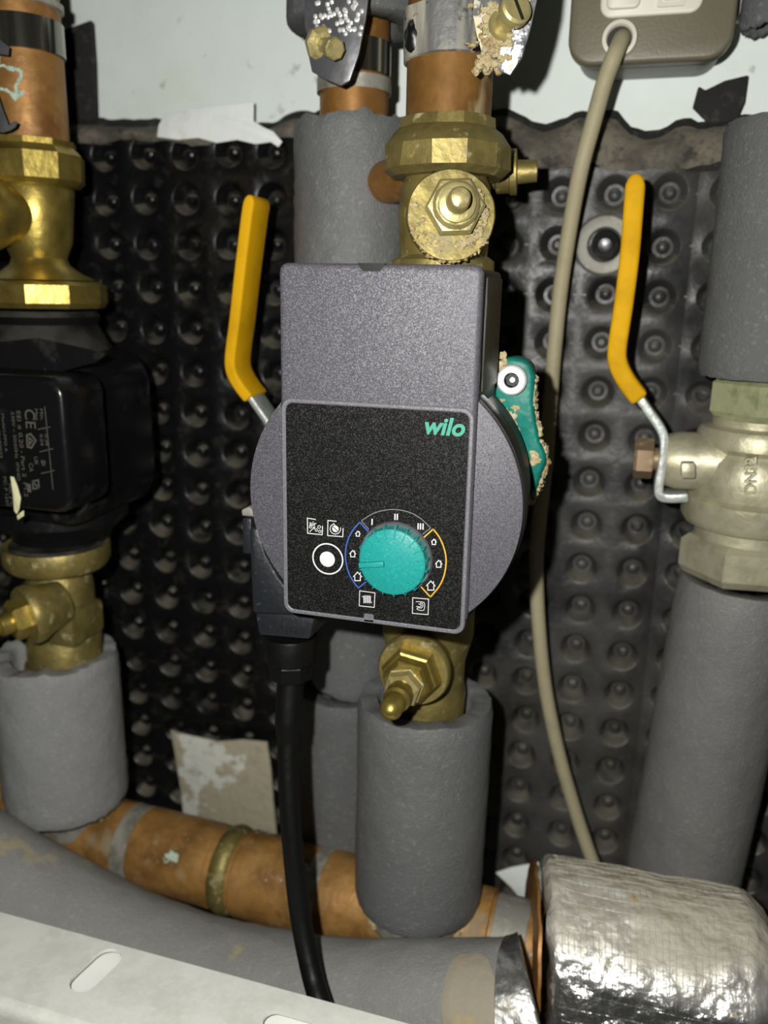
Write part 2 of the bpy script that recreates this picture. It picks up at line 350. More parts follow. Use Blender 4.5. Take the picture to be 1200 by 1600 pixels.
# ------------------------------------------------------------------ dimpled membrane
MY = .514; PX, PZ = .0297, .0277; X0, Z0 = -.3422, .0272
def sheet_y(x, z):
    y = MY + .0022 * noise.noise(V(x * 9, 3.1, z * 9)) + .0012 * noise.noise(V(x * 30, 7.7, z * 30))
    g = math.exp(-((x - .030) / .0075) ** 2); y += .006 * g                     # vertical crease on the right
    y -= .010 * max(0, min(1, (x - .036) / .03))
    return y
mb = MB(); SEG = 20
root = thing('dimpled_membrane', 'black dimpled plastic membrane covering the wall below the white board', 'membrane', (-.2, MY, -.85))
prof = [(.0104, .0), (.0097, .0005), (.0090, .0018), (.0058, .0092), (.0038, .0094), (.0030, .0060), (.0017, .0050)]
for i in range(-13, 20):
    for j in range(-29, 3):
        cx, cz_ = X0 + i * PX, Z0 + j * PZ
        if j == 2 and cx > -.20: continue
        jx, jz = (random.random()-.5) * .0016, (random.random()-.5) * .0016
        vs = []; fs = []
        for s_ in range(SEG):                                                  # square rim of the cell, walked by angle
            a = 2 * math.pi * (s_ + .5) / SEG; c, s2 = math.cos(a), math.sin(a); k = 1 / max(abs(c), abs(s2))
            vs.append(V(cx + c * k * PX / 2, 0, cz_ + s2 * k * PZ / 2))
        corners = [(1, 1), (-1, 1), (-1, -1), (1, -1)]
        dpt = .8 + .3 * random.random()
        for r, t in prof:
            for s_ in range(SEG):
                a = 2 * math.pi * (s_ + .5) / SEG
                vs.append(V(cx + jx + r * math.cos(a), t * dpt, cz_ + jz + r * math.sin(a)))
        n = len(prof) + 1
        for q in range(n - 1):
            for s_ in range(SEG):
                s3 = (s_ + 1) % SEG; fs.append((q*SEG+s_, q*SEG+s3, (q+1)*SEG+s3, (q+1)*SEG+s_))
        fs.append(tuple((n-1)*SEG + s_ for s_ in range(SEG)))
        base = len(vs)                                                          # corner triangles
        for ci, (sx, sz) in enumerate(corners):
            vs.append(V(cx + sx * PX / 2, 0, cz_ + sz * PZ / 2))
            qd = SEG // 4; k0 = ci * qd + qd // 2
            a_ = (k0 - 1) % SEG if SEG % 8 else k0; 
            # the two rim points either side of the corner
            best = sorted(range(SEG), key=lambda q: (vs[q] - vs[-1]).length)[:2]
            fs.append((best[0], best[1], base + ci))
        for v in vs: v.y += sheet_y(v.x, v.z)
        mb.add(vs, fs)
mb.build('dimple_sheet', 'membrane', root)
rg = MB()                                                                       # moulded ridges that run through the rows
for j in range(-24, 2):
    z = Z0 + j * PZ
    for i in range(-13, 19):
        xa, xb = X0 + i * PX + .0112, X0 + (i + 1) * PX - .0112
        rg.box((xa, sheet_y((xa+xb)/2, z) - .0006, z - .0006), (xb, sheet_y((xa+xb)/2, z) + .001, z + .0006))
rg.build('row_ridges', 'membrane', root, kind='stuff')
edge_px = [(-60, 200), (60, 190), (108, 182), (150, 184), (240, 186), (320, 196), (420, 186), (450, 172), (500, 168), (560, 182), (640, 180), (720, 178), (790, 164), (815, 178), (850, 194), (875, 184), (905, 168), (960, 170), (985, 194), (1012, 207), (1040, 196), (1064, 180), (1100, 186), (1150, 178), (1260, 170), (1400, 165)]
ev = [at(x, y, MY - .003) for x, y in edge_px]
def edge_z(x):
    for a, b in zip(ev, ev[1:]):
        if a.x <= x <= b.x: return a.z + (b.z - a.z) * (x - a.x) / (b.x - a.x)
    return ev[0].z if x < ev[0].x else ev[-1].z
def strip(dz, dy, zb, curl, rag):
    g = MB(); nx, nz = 260, 9; vs = []; fs = []
    for i in range(nx + 1):
        x = -.72 + 1.02 * i / nx; zt = edge_z(x) + dz + rag * noise.noise(V(x * 90, 1.7, 0)) + rag * .6 * noise.noise(V(x * 260, 4.2, 0))
        for k in range(nz + 1):
            t = k / nz; zl_ = zb(x); z = zl_ + (zt - zl_) * t
            vs.append(V(x, MY - .002 + dy - .003 * math.sin(t * 3.1) * (1 + .8 * noise.noise(V(x * 40, 0, z * 25))) + curl * t ** 3, z))
    for i in range(nx):
        for k in range(nz): fs.append((i*(nz+1)+k, (i+1)*(nz+1)+k, (i+1)*(nz+1)+k+1, i*(nz+1)+k+1))
    return g.add(vs, fs)
def low_edge(x):
    k = max(0, min(1, (x + .20) / .02)); b = at(300, 222, MY).z * (1 - k) + at(950, 262, MY).z * k
    return b + .008 * noise.noise(V(x * 35, 8.8, 0)) + .0022 * noise.noise(V(x * 120, 2.8, 0))
strip(-.004, -.001, low_edge, .005, .001).build('dusty_border', 'dusty', root, label='dust-covered grey top border strip')
strip(.0012, .004, lambda x: .066 if x > -.2 else .0885, .006, .002).build('torn_edge', 'felt', root, label='black torn top edge')
for poly in ([(1082, 170), (1090, 136), (1101, 142), (1132, 128), (1167, 120), (1163, 160), (1150, 190), (1108, 196)],
             [(92, 50), (146, 33), (151, 100), (153, 190), (96, 190)]):
    MB().prism(px_poly(poly, .522), .519, .523, .0006).jitter(.0012, 120).build('torn_flap', 'felt', root)

fx = at(945, 383, MY); mb = MB()
fr = thing('fixing_plug', 'round grey plug fixing the membrane to the wall beside the yellow lever', 'plug', (fx.x, MY, fx.z - .018))
mb.lathe((fx.x, MY + .003, fx.z), (0, -1, 0), [(.0172, 0), (.0172, .004), (.0155, .0062), (.0125, .0068), (.0098, .0064), (.0088, .0035), (.0086, .001)], 40).build('washer', 'tape_dull', fr)
MB().lathe((fx.x, MY + .004, fx.z), (0, -1, 0), [(.0084, 0), (.0078, .003), (.0045, .0036), (.0040, .0015), (0, .001)], 28).build('nail_head', 'black_gloss', fr)

def sheetpiece(name, pts, Y, th, mat, label, cat):
    o = MB().prism(px_poly(pts, Y), Y - th, Y, .0003).jitter(.0006, 150).build(name, mat); return tag(o, label, cat)
sheetpiece('torn_card', [(246, 214), (250, 196), (257, 180), (310, 170), (398, 160), (397, 190), (412, 200), (428, 206), (442, 222), (436, 230), (424, 222), (400, 226), (372, 219), (340, 224), (310, 216), (280, 219)], .508, .001, 'card', 'torn white card hanging below the board edge above the left lever', 'card')
sheetpiece('plaster_patch', [(268, 1140), (285, 1146), (306, 1150), (340, 1158), (380, 1154), (418, 1158), (424, 1200), (428, 1250), (436, 1330), (400, 1340), (300, 1310), (288, 1270), (284, 1235), (275, 1180)], .506, .0015, 'plaster', 'mottled beige and white bare plaster patch left of the black cable', 'plaster')
sheetpiece('card_scrap', [(775, 1362), (800, 1355), (842, 1346), (848, 1410), (822, 1412), (800, 1385)], .497, .0012, 'card', 'small white scrap beside the copper flange', 'card')

# ------------------------------------------------------------------ pipes and sleeves
def sleeve(name, A, B, ro, ri, mat, label, rag=(0, 0), group=None, seg=64, rings=26, amp=.0005, parts=False):
    A, B = Vector(A), Vector(B); d = B - A; Lh = d.length; mb = MB(); prof = []
    bv = .0012
    for k in range(rings + 1):
        t = Lh * k / rings; prof.append((ro - (bv if k in (0, rings) else 0), t))
    prof += [(ri + bv, Lh), (ri, Lh - bv), (ri, bv), (ri + bv, 0)]
    def fn(r, t, a, k):
        q = 0
        if t > Lh - .004: q = rag[1] * (noise.noise(V(math.cos(a) * 3, math.sin(a) * 3, 9)) + .5 * noise.noise(V(math.cos(a) * 12, math.sin(a) * 12, 2)))
        if t < .004: q = rag[0] * (noise.noise(V(math.cos(a) * 3, math.sin(a) * 3, 5)) + .5 * noise.noise(V(math.cos(a) * 12, math.sin(a) * 12, 1)))
        return r * (1 + .012 * noise.noise(V(math.cos(a) * 1.3, math.sin(a) * 1.3, t * 22))), t + q
    mb.lathe(A, d, prof, seg, closed=True, fn=fn).jitter(amp, 400)
    return tag(mb.build(name, mat, smooth=60), label, 'pipe insulation', group)
def pipe_prof(r, L, wall=.0016): return [(r, 0), (r, L), (r - wall, L), (r - wall, 0)]

# -- centre column (axis Y .40)
CY = .40; CX = -.0875
def cz(py, Y=CY, px=700): return at(px, py, Y).z
zt = cz(-60); zb_ = cz(205)
o = thing('copper_pipe', 'stained copper pipe rising from the crusted valve above the pump', 'pipe', (CX, CY, zb_))
MB().lathe((CX, CY, zb_), (0, 0, 1), [(.0192, 0), (.0192, zt - zb_), (.0176, zt - zb_), (.0176, 0)], 64, closed=True).build('tube', 'copper_wet', o)
MB().lathe((CX, CY, cz(100)), (-.03, .0, 1), [(.0194, 0), (.0206, .0005), (.0206, .0205), (.0194, .021)], 64).jitter(.0006, 120).build('clip_band', 'band_stained', o, label='water-marked grey clip band')
a = at(650, 58, CY - .012)
MB().blob(a, (.0052, .006, .0075), 3, .25).build('band_lug', 'black_cast', o)
# silver tag bolted to the clip band
TY = .366
o = thing('valve_tag', 'crusted silver metal tag with a slotted screw on the centre copper pipe', 'tag', at(790, 118, TY))
pl = MB().prism(px_poly([(738, 20), (746, -45), (842, -45), (838, 0), (829, 42), (815, 90), (797, 118), (782, 112), (770, 98), (752, 80), (744, 52)], TY), TY, TY + .0016, .0004).build('plate', 'tag_silver', o)
sc_ = at(786, 40, TY)
ax = V(.55, -.8, .28).normalized()
MB().lathe(sc_, ax, [(.0060, -.001), (.0060, .0012), (.0040, .0014), (.0040, .0075), (.0058, .0077), (.0062, .0085), (.0062, .0118), (.0052, .0126), (0, .0126)], 32).build('screw', 'brass_pale', o)
sp = sc_ + ax * .0128; sx = ax.cross(V(0, 0, 1)).normalized(); sz = sx.cross(ax)
g = MB(); dd = (sx * .35 + sz).normalized(); ee = ax.cross(dd)
g.add([sp + dd * p * .0052 + ee * q * .0006 + ax * h for h in (-.0006, .0002) for p, q in ((-1, -1), (1, -1), (1, 1), (-1, 1))], [(0, 1, 2, 3), (4, 5, 6, 7), (0, 1, 5, 4), (1, 2, 6, 5), (2, 3, 7, 6), (3, 0, 4, 7)])
g.build('screw_slot', 'dark', o)
g = MB()
for k in range(190):
    px, py = random.gauss(772, 13), random.uniform(8, 106)
    if (px - 786) ** 2 + (py - 36) ** 2 < 300 or px > 822 - py * .3: continue
    g.blob(at(px, py, TY - .0008), (random.uniform(.0006, .0019), .0011, random.uniform(.0006, .0017)), 1, .4)
for k in range(14): g.blob(at(random.uniform(742, 782), random.uniform(92, 112), TY + .003), random.uniform(.0012, .0026), 2, .3)
g.build('limescale_crust', 'crust', o, label='pale limescale crust')
# upper isolating valve
o = thing('isolating_valve', 'limescale-crusted brass valve directly above the grey pump module', 'valve', (CX, CY, cz(420)))
z1, z2, z3, z4, z5 = cz(186), cz(204), cz(212), cz(248), cz(272)
MB().lathe((CX, CY, 0), (0, 0, 1), [(.0196, z1), (.0215, z1 - .0005), (.0225, z2), (.0255, z3), (.0292, z4 + .004), (.0292, z5 + .001), (.0255, z5 - .002), (.0196, z5 - .002)], 12, closed=False).jitter(.0009, 140).build('union_nut', 'brass_dull', o, smooth=25)
MB().lathe((CX, CY, 0), (0, 0, 1), [(.0185, z5 - .001), (.0205, z5 - .006), (.0215, cz(335)), (.0205, cz(400)), (.024, cz(408)), (.024, cz(440)), (0, cz(440))], 48).build('body', 'brass_dull', o)
fc = at(705, 336, .368); vd = V(.30, -.94, .09).normalized(); fc0 = fc - vd * .018
fr_ = pw(70, fc)
MB().lathe(fc0, vd, [(.015, 0), (.017, .010), (fr_ * .97, .0125), (fr_, .0135), (fr_, .0172), (fr_ * .97, .018), (0, .018)], 56).jitter(.0004, 200).build('bonnet_flange', 'brass_dull', o, label='round dull brass bonnet flange')
hx = MB(); hc = fc + vd * 0 + V(.0012, 0, .0028)
hx.lathe(hc, vd, [(.0128, 0), (.0128, .0042), (.0116, .0056), (.0096, .0060), (.0092, .0060)], 6, phase=.35).lathe(hc, vd, [(.0098, .0058), (.0098, .0080), (.0086, .0095), (.0078, .0098), (0, .0098)], 24).jitter(.0003, 300).build('gland_nut', 'brass_pale', o, smooth=20)
MB().lathe(hc + vd * .0085, vd, [(.0078, 0), (.0078, .0035), (.0062, .0042), (.0056, .0042), (.0048, .0046), (.0046, .012), (.0036, .0135), (.0015, .0142), (0, .0142)], 24).jitter(.0003, 300).build('spindle', 'brass_pale', o)
g = MB()
for k in range(150):
    a = R(random.gauss(272, 32)); rr = fr_ * random.uniform(.58, 1.0)
    g.blob(fc + V(math.cos(a) * rr, -.0005 + math.cos(a) * rr * .3, math.sin(a) * rr), (random.uniform(.0006, .0018), .0011, random.uniform(.0006, .0015)), 1, .4)
for k in range(34):
    a = R(random.uniform(-60, 60)); rr = random.uniform(.0125, .0150)
    g.blob(fc + V(math.cos(a) * rr, -.001 + math.cos(a) * rr * .3, math.sin(a) * rr), random.uniform(.0007, .0016), 2, .5)
g.build('limescale_crust', 'crust', o, label='beige limescale crust around the gland')
ds = at(792, 272, .425)
MB().lathe(ds - V(.018, 0, 0), (1, .1, .05), [(.007, 0), (.007, .012), (.0095, .013), (.0095, .019), (.0105, .0195), (.0105, .0225), (.0055, .023), (.0050, .032), (0, .0325)], 24).build('drain_stub', 'brass_dull', o)
# copper branch between the two columns
sa = at(575, 290, .446); sb = at(652, 276, .418)
tag(MB().lathe(sa, sb - sa, [(.0105, 0), (.0105, (sb - sa).length), (.009, (sb - sa).length), (.009, 0)], 40, closed=True).build('branch_pipe', 'copper_clean'), 'short copper branch pipe between grey sleeve and crusted valve', 'pipe')

# lower isolating valve
LX = -.0885; zl = cz(1104, CY, 660)
o = thing('drain_valve', 'brass isolating valve with pointed spindle just below the pump panel', 'valve', (LX, CY, zl - .01))
MB().lathe((LX, CY, 0), (0, 0, 1), [(.0175, zl - .012), (.0205, zl - .010), (.0215, zl + .012), (.0200, zl + .018), (.0205, zl + .030), (.024, cz(985, CY, 650)), (.024, cz(940, CY, 650)), (0, cz(940, CY, 650))], 40).build('body', 'brass_dull', o)
fc = at(645, 1050, .366); vd = V(0, -1, 0); fr_ = pw(58, fc)
MB().lathe(fc - vd * .02, vd, [(.015, 0), (.017, .010), (fr_ * .96, .013), (fr_, .0145), (fr_, .0185), (fr_ * .95, .020), (.0, .020)], 56).build('bonnet_flange', 'brass_dull', o)
MB().lathe(fc, vd, [(.0150, 0), (.0150, .005), (.0135, .0070), (.0125, .0075), (.0120, .0135), (.0105, .0150), (0, .0150)], 6, phase=.1).build('gland_nut', 'brass', o, smooth=20)
MB().lathe(fc + vd * .015, vd, [(.0098, 0), (.0098, .0016), (.0092, .0018), (.0088, .0065), (.0070, .0085), (0, .0085)], 6, phase=.5).build('lock_nut', 'brass_pale', o, smooth=20)
MB().lathe(fc + vd * .0235, vd, [(.0064, -.001), (.0064, .007), (.0056, .008), (.0052, .0085), (.0052, .0165), (.0036, .0195), (.0012, .0208), (0, .0208)], 24).build('spindle', 'brass', o)
# lower centre sleeve and riser
bz = cz(1394, CY, 650)
sleeve('foam_sleeve', (LX - .0005, CY, bz), (LX, CY, zl + .006), .0365, .0255, 'foam_light', 'grey foam sleeve on the riser below the brass drain valve', rag=(.0, .0011))

# -- middle column behind (axis Y .455)
BY = .455; BX = -.1505
def bzp(py, px=555): return at(px, py, BY).z
o = thing('copper_pipe', 'clean copper pipe rising out of the fuzzy grey sleeve', 'pipe', (BX, BY, bzp(300)))
MB().lathe((BX, BY, 0), (0, 0, 1), [(.0180, bzp(300)), (.0180, bzp(-60)), (.0165, bzp(-60)), (.0165, bzp(300))], 56, closed=True).build('tube', 'copper_clean', o)
MB().lathe((BX, BY, 0), (0, 0, 1), [(.0181, bzp(146)), (.0195, bzp(148)), (.0195, bzp(126)), (.0181, bzp(124))], 56).build('solder_ring', 'solder', o)
MB().lathe((BX, BY, 0), (0, 0, 1), [(.0181, bzp(122)), (.0190, bzp(121)), (.0190, bzp(70)), (.0181, bzp(69))], 56).build('clip_band', 'chrome_dark', o)
sleeve('foam_sleeve', (BX, BY, bzp(480)), (BX, BY, bzp(192)), .0318, .0235, 'foam_light', 'fuzzy-edged grey foam sleeve behind the crusted brass valve', rag=(0, .003), amp=.0009)
sleeve('foam_sleeve', (BX + .003, BY - .003, bzp(48)), (BX + .003, BY - .003, bzp(-80)), .0365, .0205, 'foam', 'grey foam sleeve at the top behind the dark metal tag')
TY2 = .405
o = thing('valve_tag', 'dark wet metal tag with brass screw in front of the copper pipe', 'tag', at(515, 130, TY2))
MB().prism(px_poly([(474, -45), (580, -45), (571, 30), (560, 85), (546, 126), (532, 134), (508, 124), (487, 112), (482, 88), (483, 66), (476, 40)], TY2), TY2, TY2 + .0016, .0004).build('plate', 'tag_metal', o)
s0 = at(505, 70, TY2); ax = V(.62, -.72, -.32).normalized()
MB().lathe(s0 - ax * .004, ax, [(.0078, 0), (.0078, .0035), (.0055, .005), (.0034, .0052), (.0034, .0150), (.0048, .0152), (.0048, .0200), (.0040, .0206), (0, .0206)], 8).build('screw', 'brass_pale', o, smooth=25)
g = MB()
for k in range(64):
    px = random.uniform(492, 566); py = random.uniform(2, 62)
    if px < 530 and py > 52: continue
    g.blob(at(px, py, TY2), (.0011, .0008, .0012), 1, .1)
g.build('water_droplets', 'steel_bright', o, kind='stuff')
# left ball valve with yellow lever, on the middle column behind the pump
def lever(o, pts, ysplit, Y0, Y1, t, steel_pts, ts):
    P = [(at(x, y, (Y0+Y1)/2).x, at(x, y, (Y0+Y1)/2).z) for x, y in pts]
    C = [tuple(v)[:2] for v in catmull([(p[0], p[1], 0) for p in P], 6)]
    c0_, c1_ = Vector(C[0]), Vector(C[1]); dd = (c0_ - c1_).normalized(); nn = Vector((-dd.y, dd.x))
    tip = [tuple(c0_ + dd * (t * .75 * math.cos(R(a))) + nn * (t / 2 * math.sin(R(a)))) for a in (-75, -50, -25, 0, 25, 50, 75)]
    L_s = []; R_s = []
    for i, p in enumerate(C):
        p = Vector(p); tg = (Vector(C[min(i+1, len(C)-1)]) - Vector(C[max(i-1, 0)])).normalized(); n_ = Vector((-tg.y, tg.x)); L_s.append(tuple(p + n_ * t / 2)); R_s.append(tuple(p - n_ * t / 2))
    MB().prism(tip + R_s + L_s[::-1] if (Vector(tip[-1]) - Vector(R_s[0])).length < (Vector(tip[-1]) - Vector(L_s[0])).length else tip + L_s + R_s[::-1], Y0, Y1, t * .34, 3, 50).build('grip', 'yellow', o, smooth=50, label='yellow plastic grip')
    S = [(at(x, y, (Y0+Y1)/2).x, at(x, y, (Y0+Y1)/2).z) for x, y in steel_pts]
    C = [tuple(v)[:2] for v in catmull([(p[0], p[1], 0) for p in S], 5)]
    MB().stroke(C, ts, Y0 + .0025, Y1 - .0025, bevel=ts * .25).build('lever_arm', 'steel', o, smooth=50)
zv = bzp(740, 480)
o = thing('ball_valve', 'ball valve behind the pump with a yellow lever left of the grey module', 'valve', (BX, BY, zv - .045))
MB().lathe((BX, BY, zv), (0, 0, 1), [(.0, -.045), (.022, -.045), (.024, -.043), (.024, -.028), (.022, -.026), (.028, -.018), (.030, 0), (.028, .018), (.022, .026), (.024, .028), (.024, .043), (.022, .045), (0, .045)], 40).build('body', 'nickel', o)
st = at(428, 668, .440)
MB().lathe((BX - .024, BY, zv), (-1, 0, 0), [(.013, 0), (.013, .014), (.008, .015), (.006, .030), (0, .030)], 24).build('stem', 'nickel', o)
lever(o, [(401, 322), (398, 340), (388, 420), (379, 500), (372, 555), (374, 580), (386, 602), (400, 620)], 0, .424, .446, .0064, [(396, 614), (408, 632), (440, 680), (452, 720), (452, 760)], .0036)
sleeve('foam_sleeve', (BX - .002, BY, bzp(1330, 520)), (BX - .002, BY, bzp(1068, 525)), .0315, .019, 'foam', 'grey foam sleeve behind, between the black cable and centre sleeve')
sleeve('foam_sleeve', (BX + .002, BY, bzp(1062, 530)), (BX + .010, BY, bzp(900, 540)), .0265, .019, 'foam', 'narrower grey foam sleeve just under the left of the pump panel')

# -- right column
RY = .462
A1, A2, A3 = at(1262, 130, RY), at(1199, 596, RY), at(1154, 922, RY)
B1, B2 = at(1156, 925, RY), at(1064, 1375, RY)
dU = (A1 - A3).normalized()
def ra(py):
    t = (py - 596) / (922 - 596); return A2 + (A3 - A2) * t if py > 596 else A2 + (A1 - A2) * ((596 - py) / (596 - 130))
sleeve('foam_sleeve', ra(588), ra(186), .0338, .020, 'foam', 'large grey foam sleeve on the right above the greenish nut')
sleeve('foam_sleeve', B2, B1 - (A3 - A2) * .06, .0325, .020, 'foam_mid', 'long grey foam sleeve on the right below the nickel ball valve')
o = thing('ball_valve', 'nickel ball valve marked DN32 on the right with a yellow lever', 'valve', ra(905))
c0 = ra(620); L_ = lambda py: (ra(py) - c0).length * (1 if py < 620 else -1)
def rp(lst): return [(r, L_(py)) for r, py in lst]
MB().lathe(c0, dU, rp([(.0165, 590), (.0245, 591), (.0275, 598), (.0275, 640), (.0250, 648), (.0165, 649)]), 6, phase=.28).build('union_nut', 'nut_green', o, smooth=20, label='greenish brass hexagon nut')
MB().lathe(c0, dU, rp([(.0215, 646), (.0240, 650), (.0240, 660), (.0290, 664), (.0305, 672), (.0305, 690), (.0275, 698), (.0310, 712), (.0325, 740), (.0315, 765), (.0345, 772), (.0345, 800), (.0320, 812), (.0265, 818), (.0265, 834), (.0165, 835)]), 56).build('body', 'nickel', o)
MB().lathe(c0, dU, rp([(.0165, 832), (.0290, 833), (.0330, 842), (.0330, 884), (.0300, 896), (.0165, 897)]), 6, phase=.12).build('lower_nut', 'nickel', o, smooth=20)
bc = at(1112, 722, RY - .008); be = at(1040, 718, RY - .008); bl = (be - bc).length
MB().lathe(bc + (bc - be).normalized() * .012, be - bc, [(.0150, 0), (.0150, bl * .75 + .012), (.0135, bl + .012), (0, bl + .012)], 40).build('bonnet', 'nickel', o)
MB().prism(px_poly([(1064, 724), (1066, 722), (1084, 722), (1086, 724), (1086, 744), (1084, 746), (1066, 746), (1064, 744)], .436), .4335, .440, .0006).build('boss', 'nickel', o)
MB().lathe(be, be - bc, [(.006, -.001), (.006, .007), (0, .007)], 20).build('stem', 'nut_brown', o)
MB().lathe(be + (be - bc).normalized() * .006, be - bc, [(.0062, 0), (.0104, .0004), (.0108, .002), (.0108, .0085), (.0098, .010), (0, .010)], 6, phase=.3).build('stem_nut', 'nut_brown', o, smooth=20)
lever(o, [(992, 298), (990, 325), (984, 400), (974, 480), (965, 540), (966, 566), (978, 592), (1000, 622)], 0, .443, .464, .0095, [(994, 612), (1010, 636), (1032, 668), (1038, 690), (1035, 720), (1029, 755), (1031, 770), (1045, 774), (1074, 773)], .0046)
tp = at(1180, 778, RY - .0335)
text('relief_text', 'DN32', .010, at(1181, 772, RY - .0325), 'nickel', o, ex=.0011, rot=97, width=pw(58, tp), bold=.0002)

# -- copper manifold along the bottom
HY = .412
mz = -.3635
hl = at(-120, 1215, .43); hl = V(hl.x, .424, -.3595)
hr = V(at(850, 1440, .40).x, .405, mz + .002)
def hp(px):
    # point of the axis that shows at this picture column
    a, b = 0.0, 1.0
    for _ in range(40):
        t = (a + b) / 2; p = hl.lerp(hr, t)
        if 600 + F * p.dot(rt) / dep(p) < px: a = t
        else: b = t
    return hl.lerp(hr, a)
hd = (hr - hl).normalized()
o = thing('copper_manifold', 'thick soldered copper pipe running along the bottom under the risers', 'pipe', hp(300) - V(0, 0, .025))
def band(name, mat, p0, p1, r, bulge=0, label=None, seg=56):
    a, b = hp(p0), hp(p1); Lb = (b - a).length; pr = [(r - .0008, 0), (r, .0006)]
    for k in range(1, 6): pr.append((r + bulge * math.sin(math.pi * k / 6), .0006 + (Lb - .0012) * k / 6))
    pr += [(r, Lb - .0006), (r - .0008, Lb)]
    return MB().lathe(a, hd, [(r - .003, 0)] + pr + [(r - .003, Lb)], seg).jitter(.0003, 150).build(name, mat, o, label=label)
MB().lathe(hl, hd, [(.0245, 0), (.0245, (hr - hl).length), (.0225, (hr - hl).length), (.0225, 0)], 64, closed=True).build('tube', 'copper_falloff_lift', o)
band('coupling', 'copper_falloff_lift', 118, 205, .0256)
band('solder_band', 'solder', 205, 228, .0254)
band('coupling', 'copper_falloff_lift', 228, 345, .0256)
band('clip_ring', 'brass_dull', 352, 378, .0258, .0018, 'dull brass ring around the copper pipe')
band('tee_body', 'copper_falloff_lift', 385, 768, .0264)
band('solder_band', 'solder', 492, 514, .0267)
band('solder_band', 'tape_dull', 772, 826, .0250)
# solder fillets at the foot of the risers
for (x, y) in ((LX, CY),):
    p = V(x, y, mz + .016)
    MB().lathe((x, y, mz + .006), (0, 0, 1), [(.0285, .006), (.030, .014), (.0285, .020), (.0255, .025), (.0195, .0255)], 48).jitter(.0012, 160).build('riser_socket', 'solder', o)
LXp = at(98, 1150, .408).x
MB().lathe((LXp, .418, mz + .006), (0, 0, 1), [(.027, .006), (.027, .014), (.0255, .026), (.0195, .0265)], 48).jitter(.0008, 160).build('riser_socket', 'solder', o)
g = MB()
for k in range(26): 
    a = R(random.uniform(200, 345)); g.blob(V(LX + math.cos(a) * .029, CY + math.sin(a) * .027, mz + .019 - .004 * abs(math.sin(a))), random.uniform(.0012, .003), 2, .5)
g.build('limescale_crust', 'crust', o, label='crumbly crust at the riser foot')
# copper flange at the right end + foil wrap
fa = V(-.013, .392, -.357); fb = V(.112, .392, -.352)
fa = V(-.0160, .396, -.3555); fb = V(at(1178, 1490, .396).x, .396, -.3535)
def oblique(g_):                                                    # the wrap is cut slantwise: its front starts further along
    for v in g_.v: v.x += (fa.y - v.y) * .17 * max(0, min(1, 1 - (v.x - fa.x) / .09))
    return g_
o = thing('copper_flange', 'thin copper flange edge at the left end of the foil wrap', 'flange', fa - V(.004, 0, .052))
rm = MB().lathe(fa - V(.0078, 0, 0), (1, 0, 0), [(.0262, 0), (.044, .0004), (.0472, .0014), (.0472, .0030), (.0262, .0034)], 72).jitter(.0008, 120); oblique(rm); rm.build('rim', 'copper_clean', o)
FR = .0515
def ffn(r, t, a, k):
    n = noise.noise(V(math.cos(a) * 3.2, math.sin(a) * 3.2, t * 55)); n2 = noise.noise(V(math.cos(a) * 9, math.sin(a) * 9, t * 130))
    e = .004 * noise.noise(V(math.cos(a) * 2, math.sin(a) * 2, 4.0)) if k < 2 or t > .9 * (fb - fa).length else 0
    return r * (1 + .022 * n + .014 * n2), t + e
Lf = (fb - fa).length; pr = [(.028, .001), (FR * .90, 0), (FR * .985, .002)] + [(FR, .004 + (Lf - .008) * k / 70) for k in range(71)] + [(FR * .97, Lf - .001), (FR * .86, Lf + .006), (.034, Lf + .012), (.022, Lf + .013)]
o = thing('foil_wrap', 'crinkled silver foil insulation wrap at the bottom right corner', 'pipe insulation', fa - V(0, 0, .055))
fo = oblique(MB().lathe(fa, fb - fa, pr, 120, fn=ffn)).build('foil_jacket', 'foil', o, smooth=35)
g = MB()                                                            # scrim threads pressed into the foil
for q in range(30):
    t = .006 + (Lf - .012) * q / 29; pts = []
    for k in range(0, 41):
        a = R(-10 - 140 * k / 40) 
        rr, tt = ffn(FR, t, 0, 9); 
        d_ = (fb - fa).normalized(); x_ = d_.orthogonal().normalized(); x_ = (x_ - d_ * x_.dot(d_)).normalized(); y_ = d_.cross(x_)
        aa = 2 * math.pi * k / 40
        rr, tt = ffn(FR, t, aa, 9)
        pts.append(fa + d_ * tt + (x_ * math.cos(aa) + y_ * math.sin(aa)) * (rr + .0001))
    g.tube(pts, .00022, 5, caps=False)
for q in range(46):
    aa = 2 * math.pi * q / 46; pts = []
    for k in range(30):
        t = .006 + (Lf - .012) * k / 29; rr, tt = ffn(FR, t, aa, 9); pts.append(fa + d_ * tt + (x_ * math.cos(aa) + y_ * math.sin(aa)) * (rr + .0001))
    g.tube(pts, .00022, 5, caps=False)
oblique(g).build('scrim_threads', 'foil', o, kind='stuff')
tag(MB().lathe(fb + V(.008, 0, 0), (1, 0, 0), [(.0205, 0), (.0205, .12), (.019, .12), (.019, 0)], 48, closed=True).build('copper_pipe', 'copper_clean'), 'copper pipe stub at the right frame edge beyond the foil wrap', 'pipe')

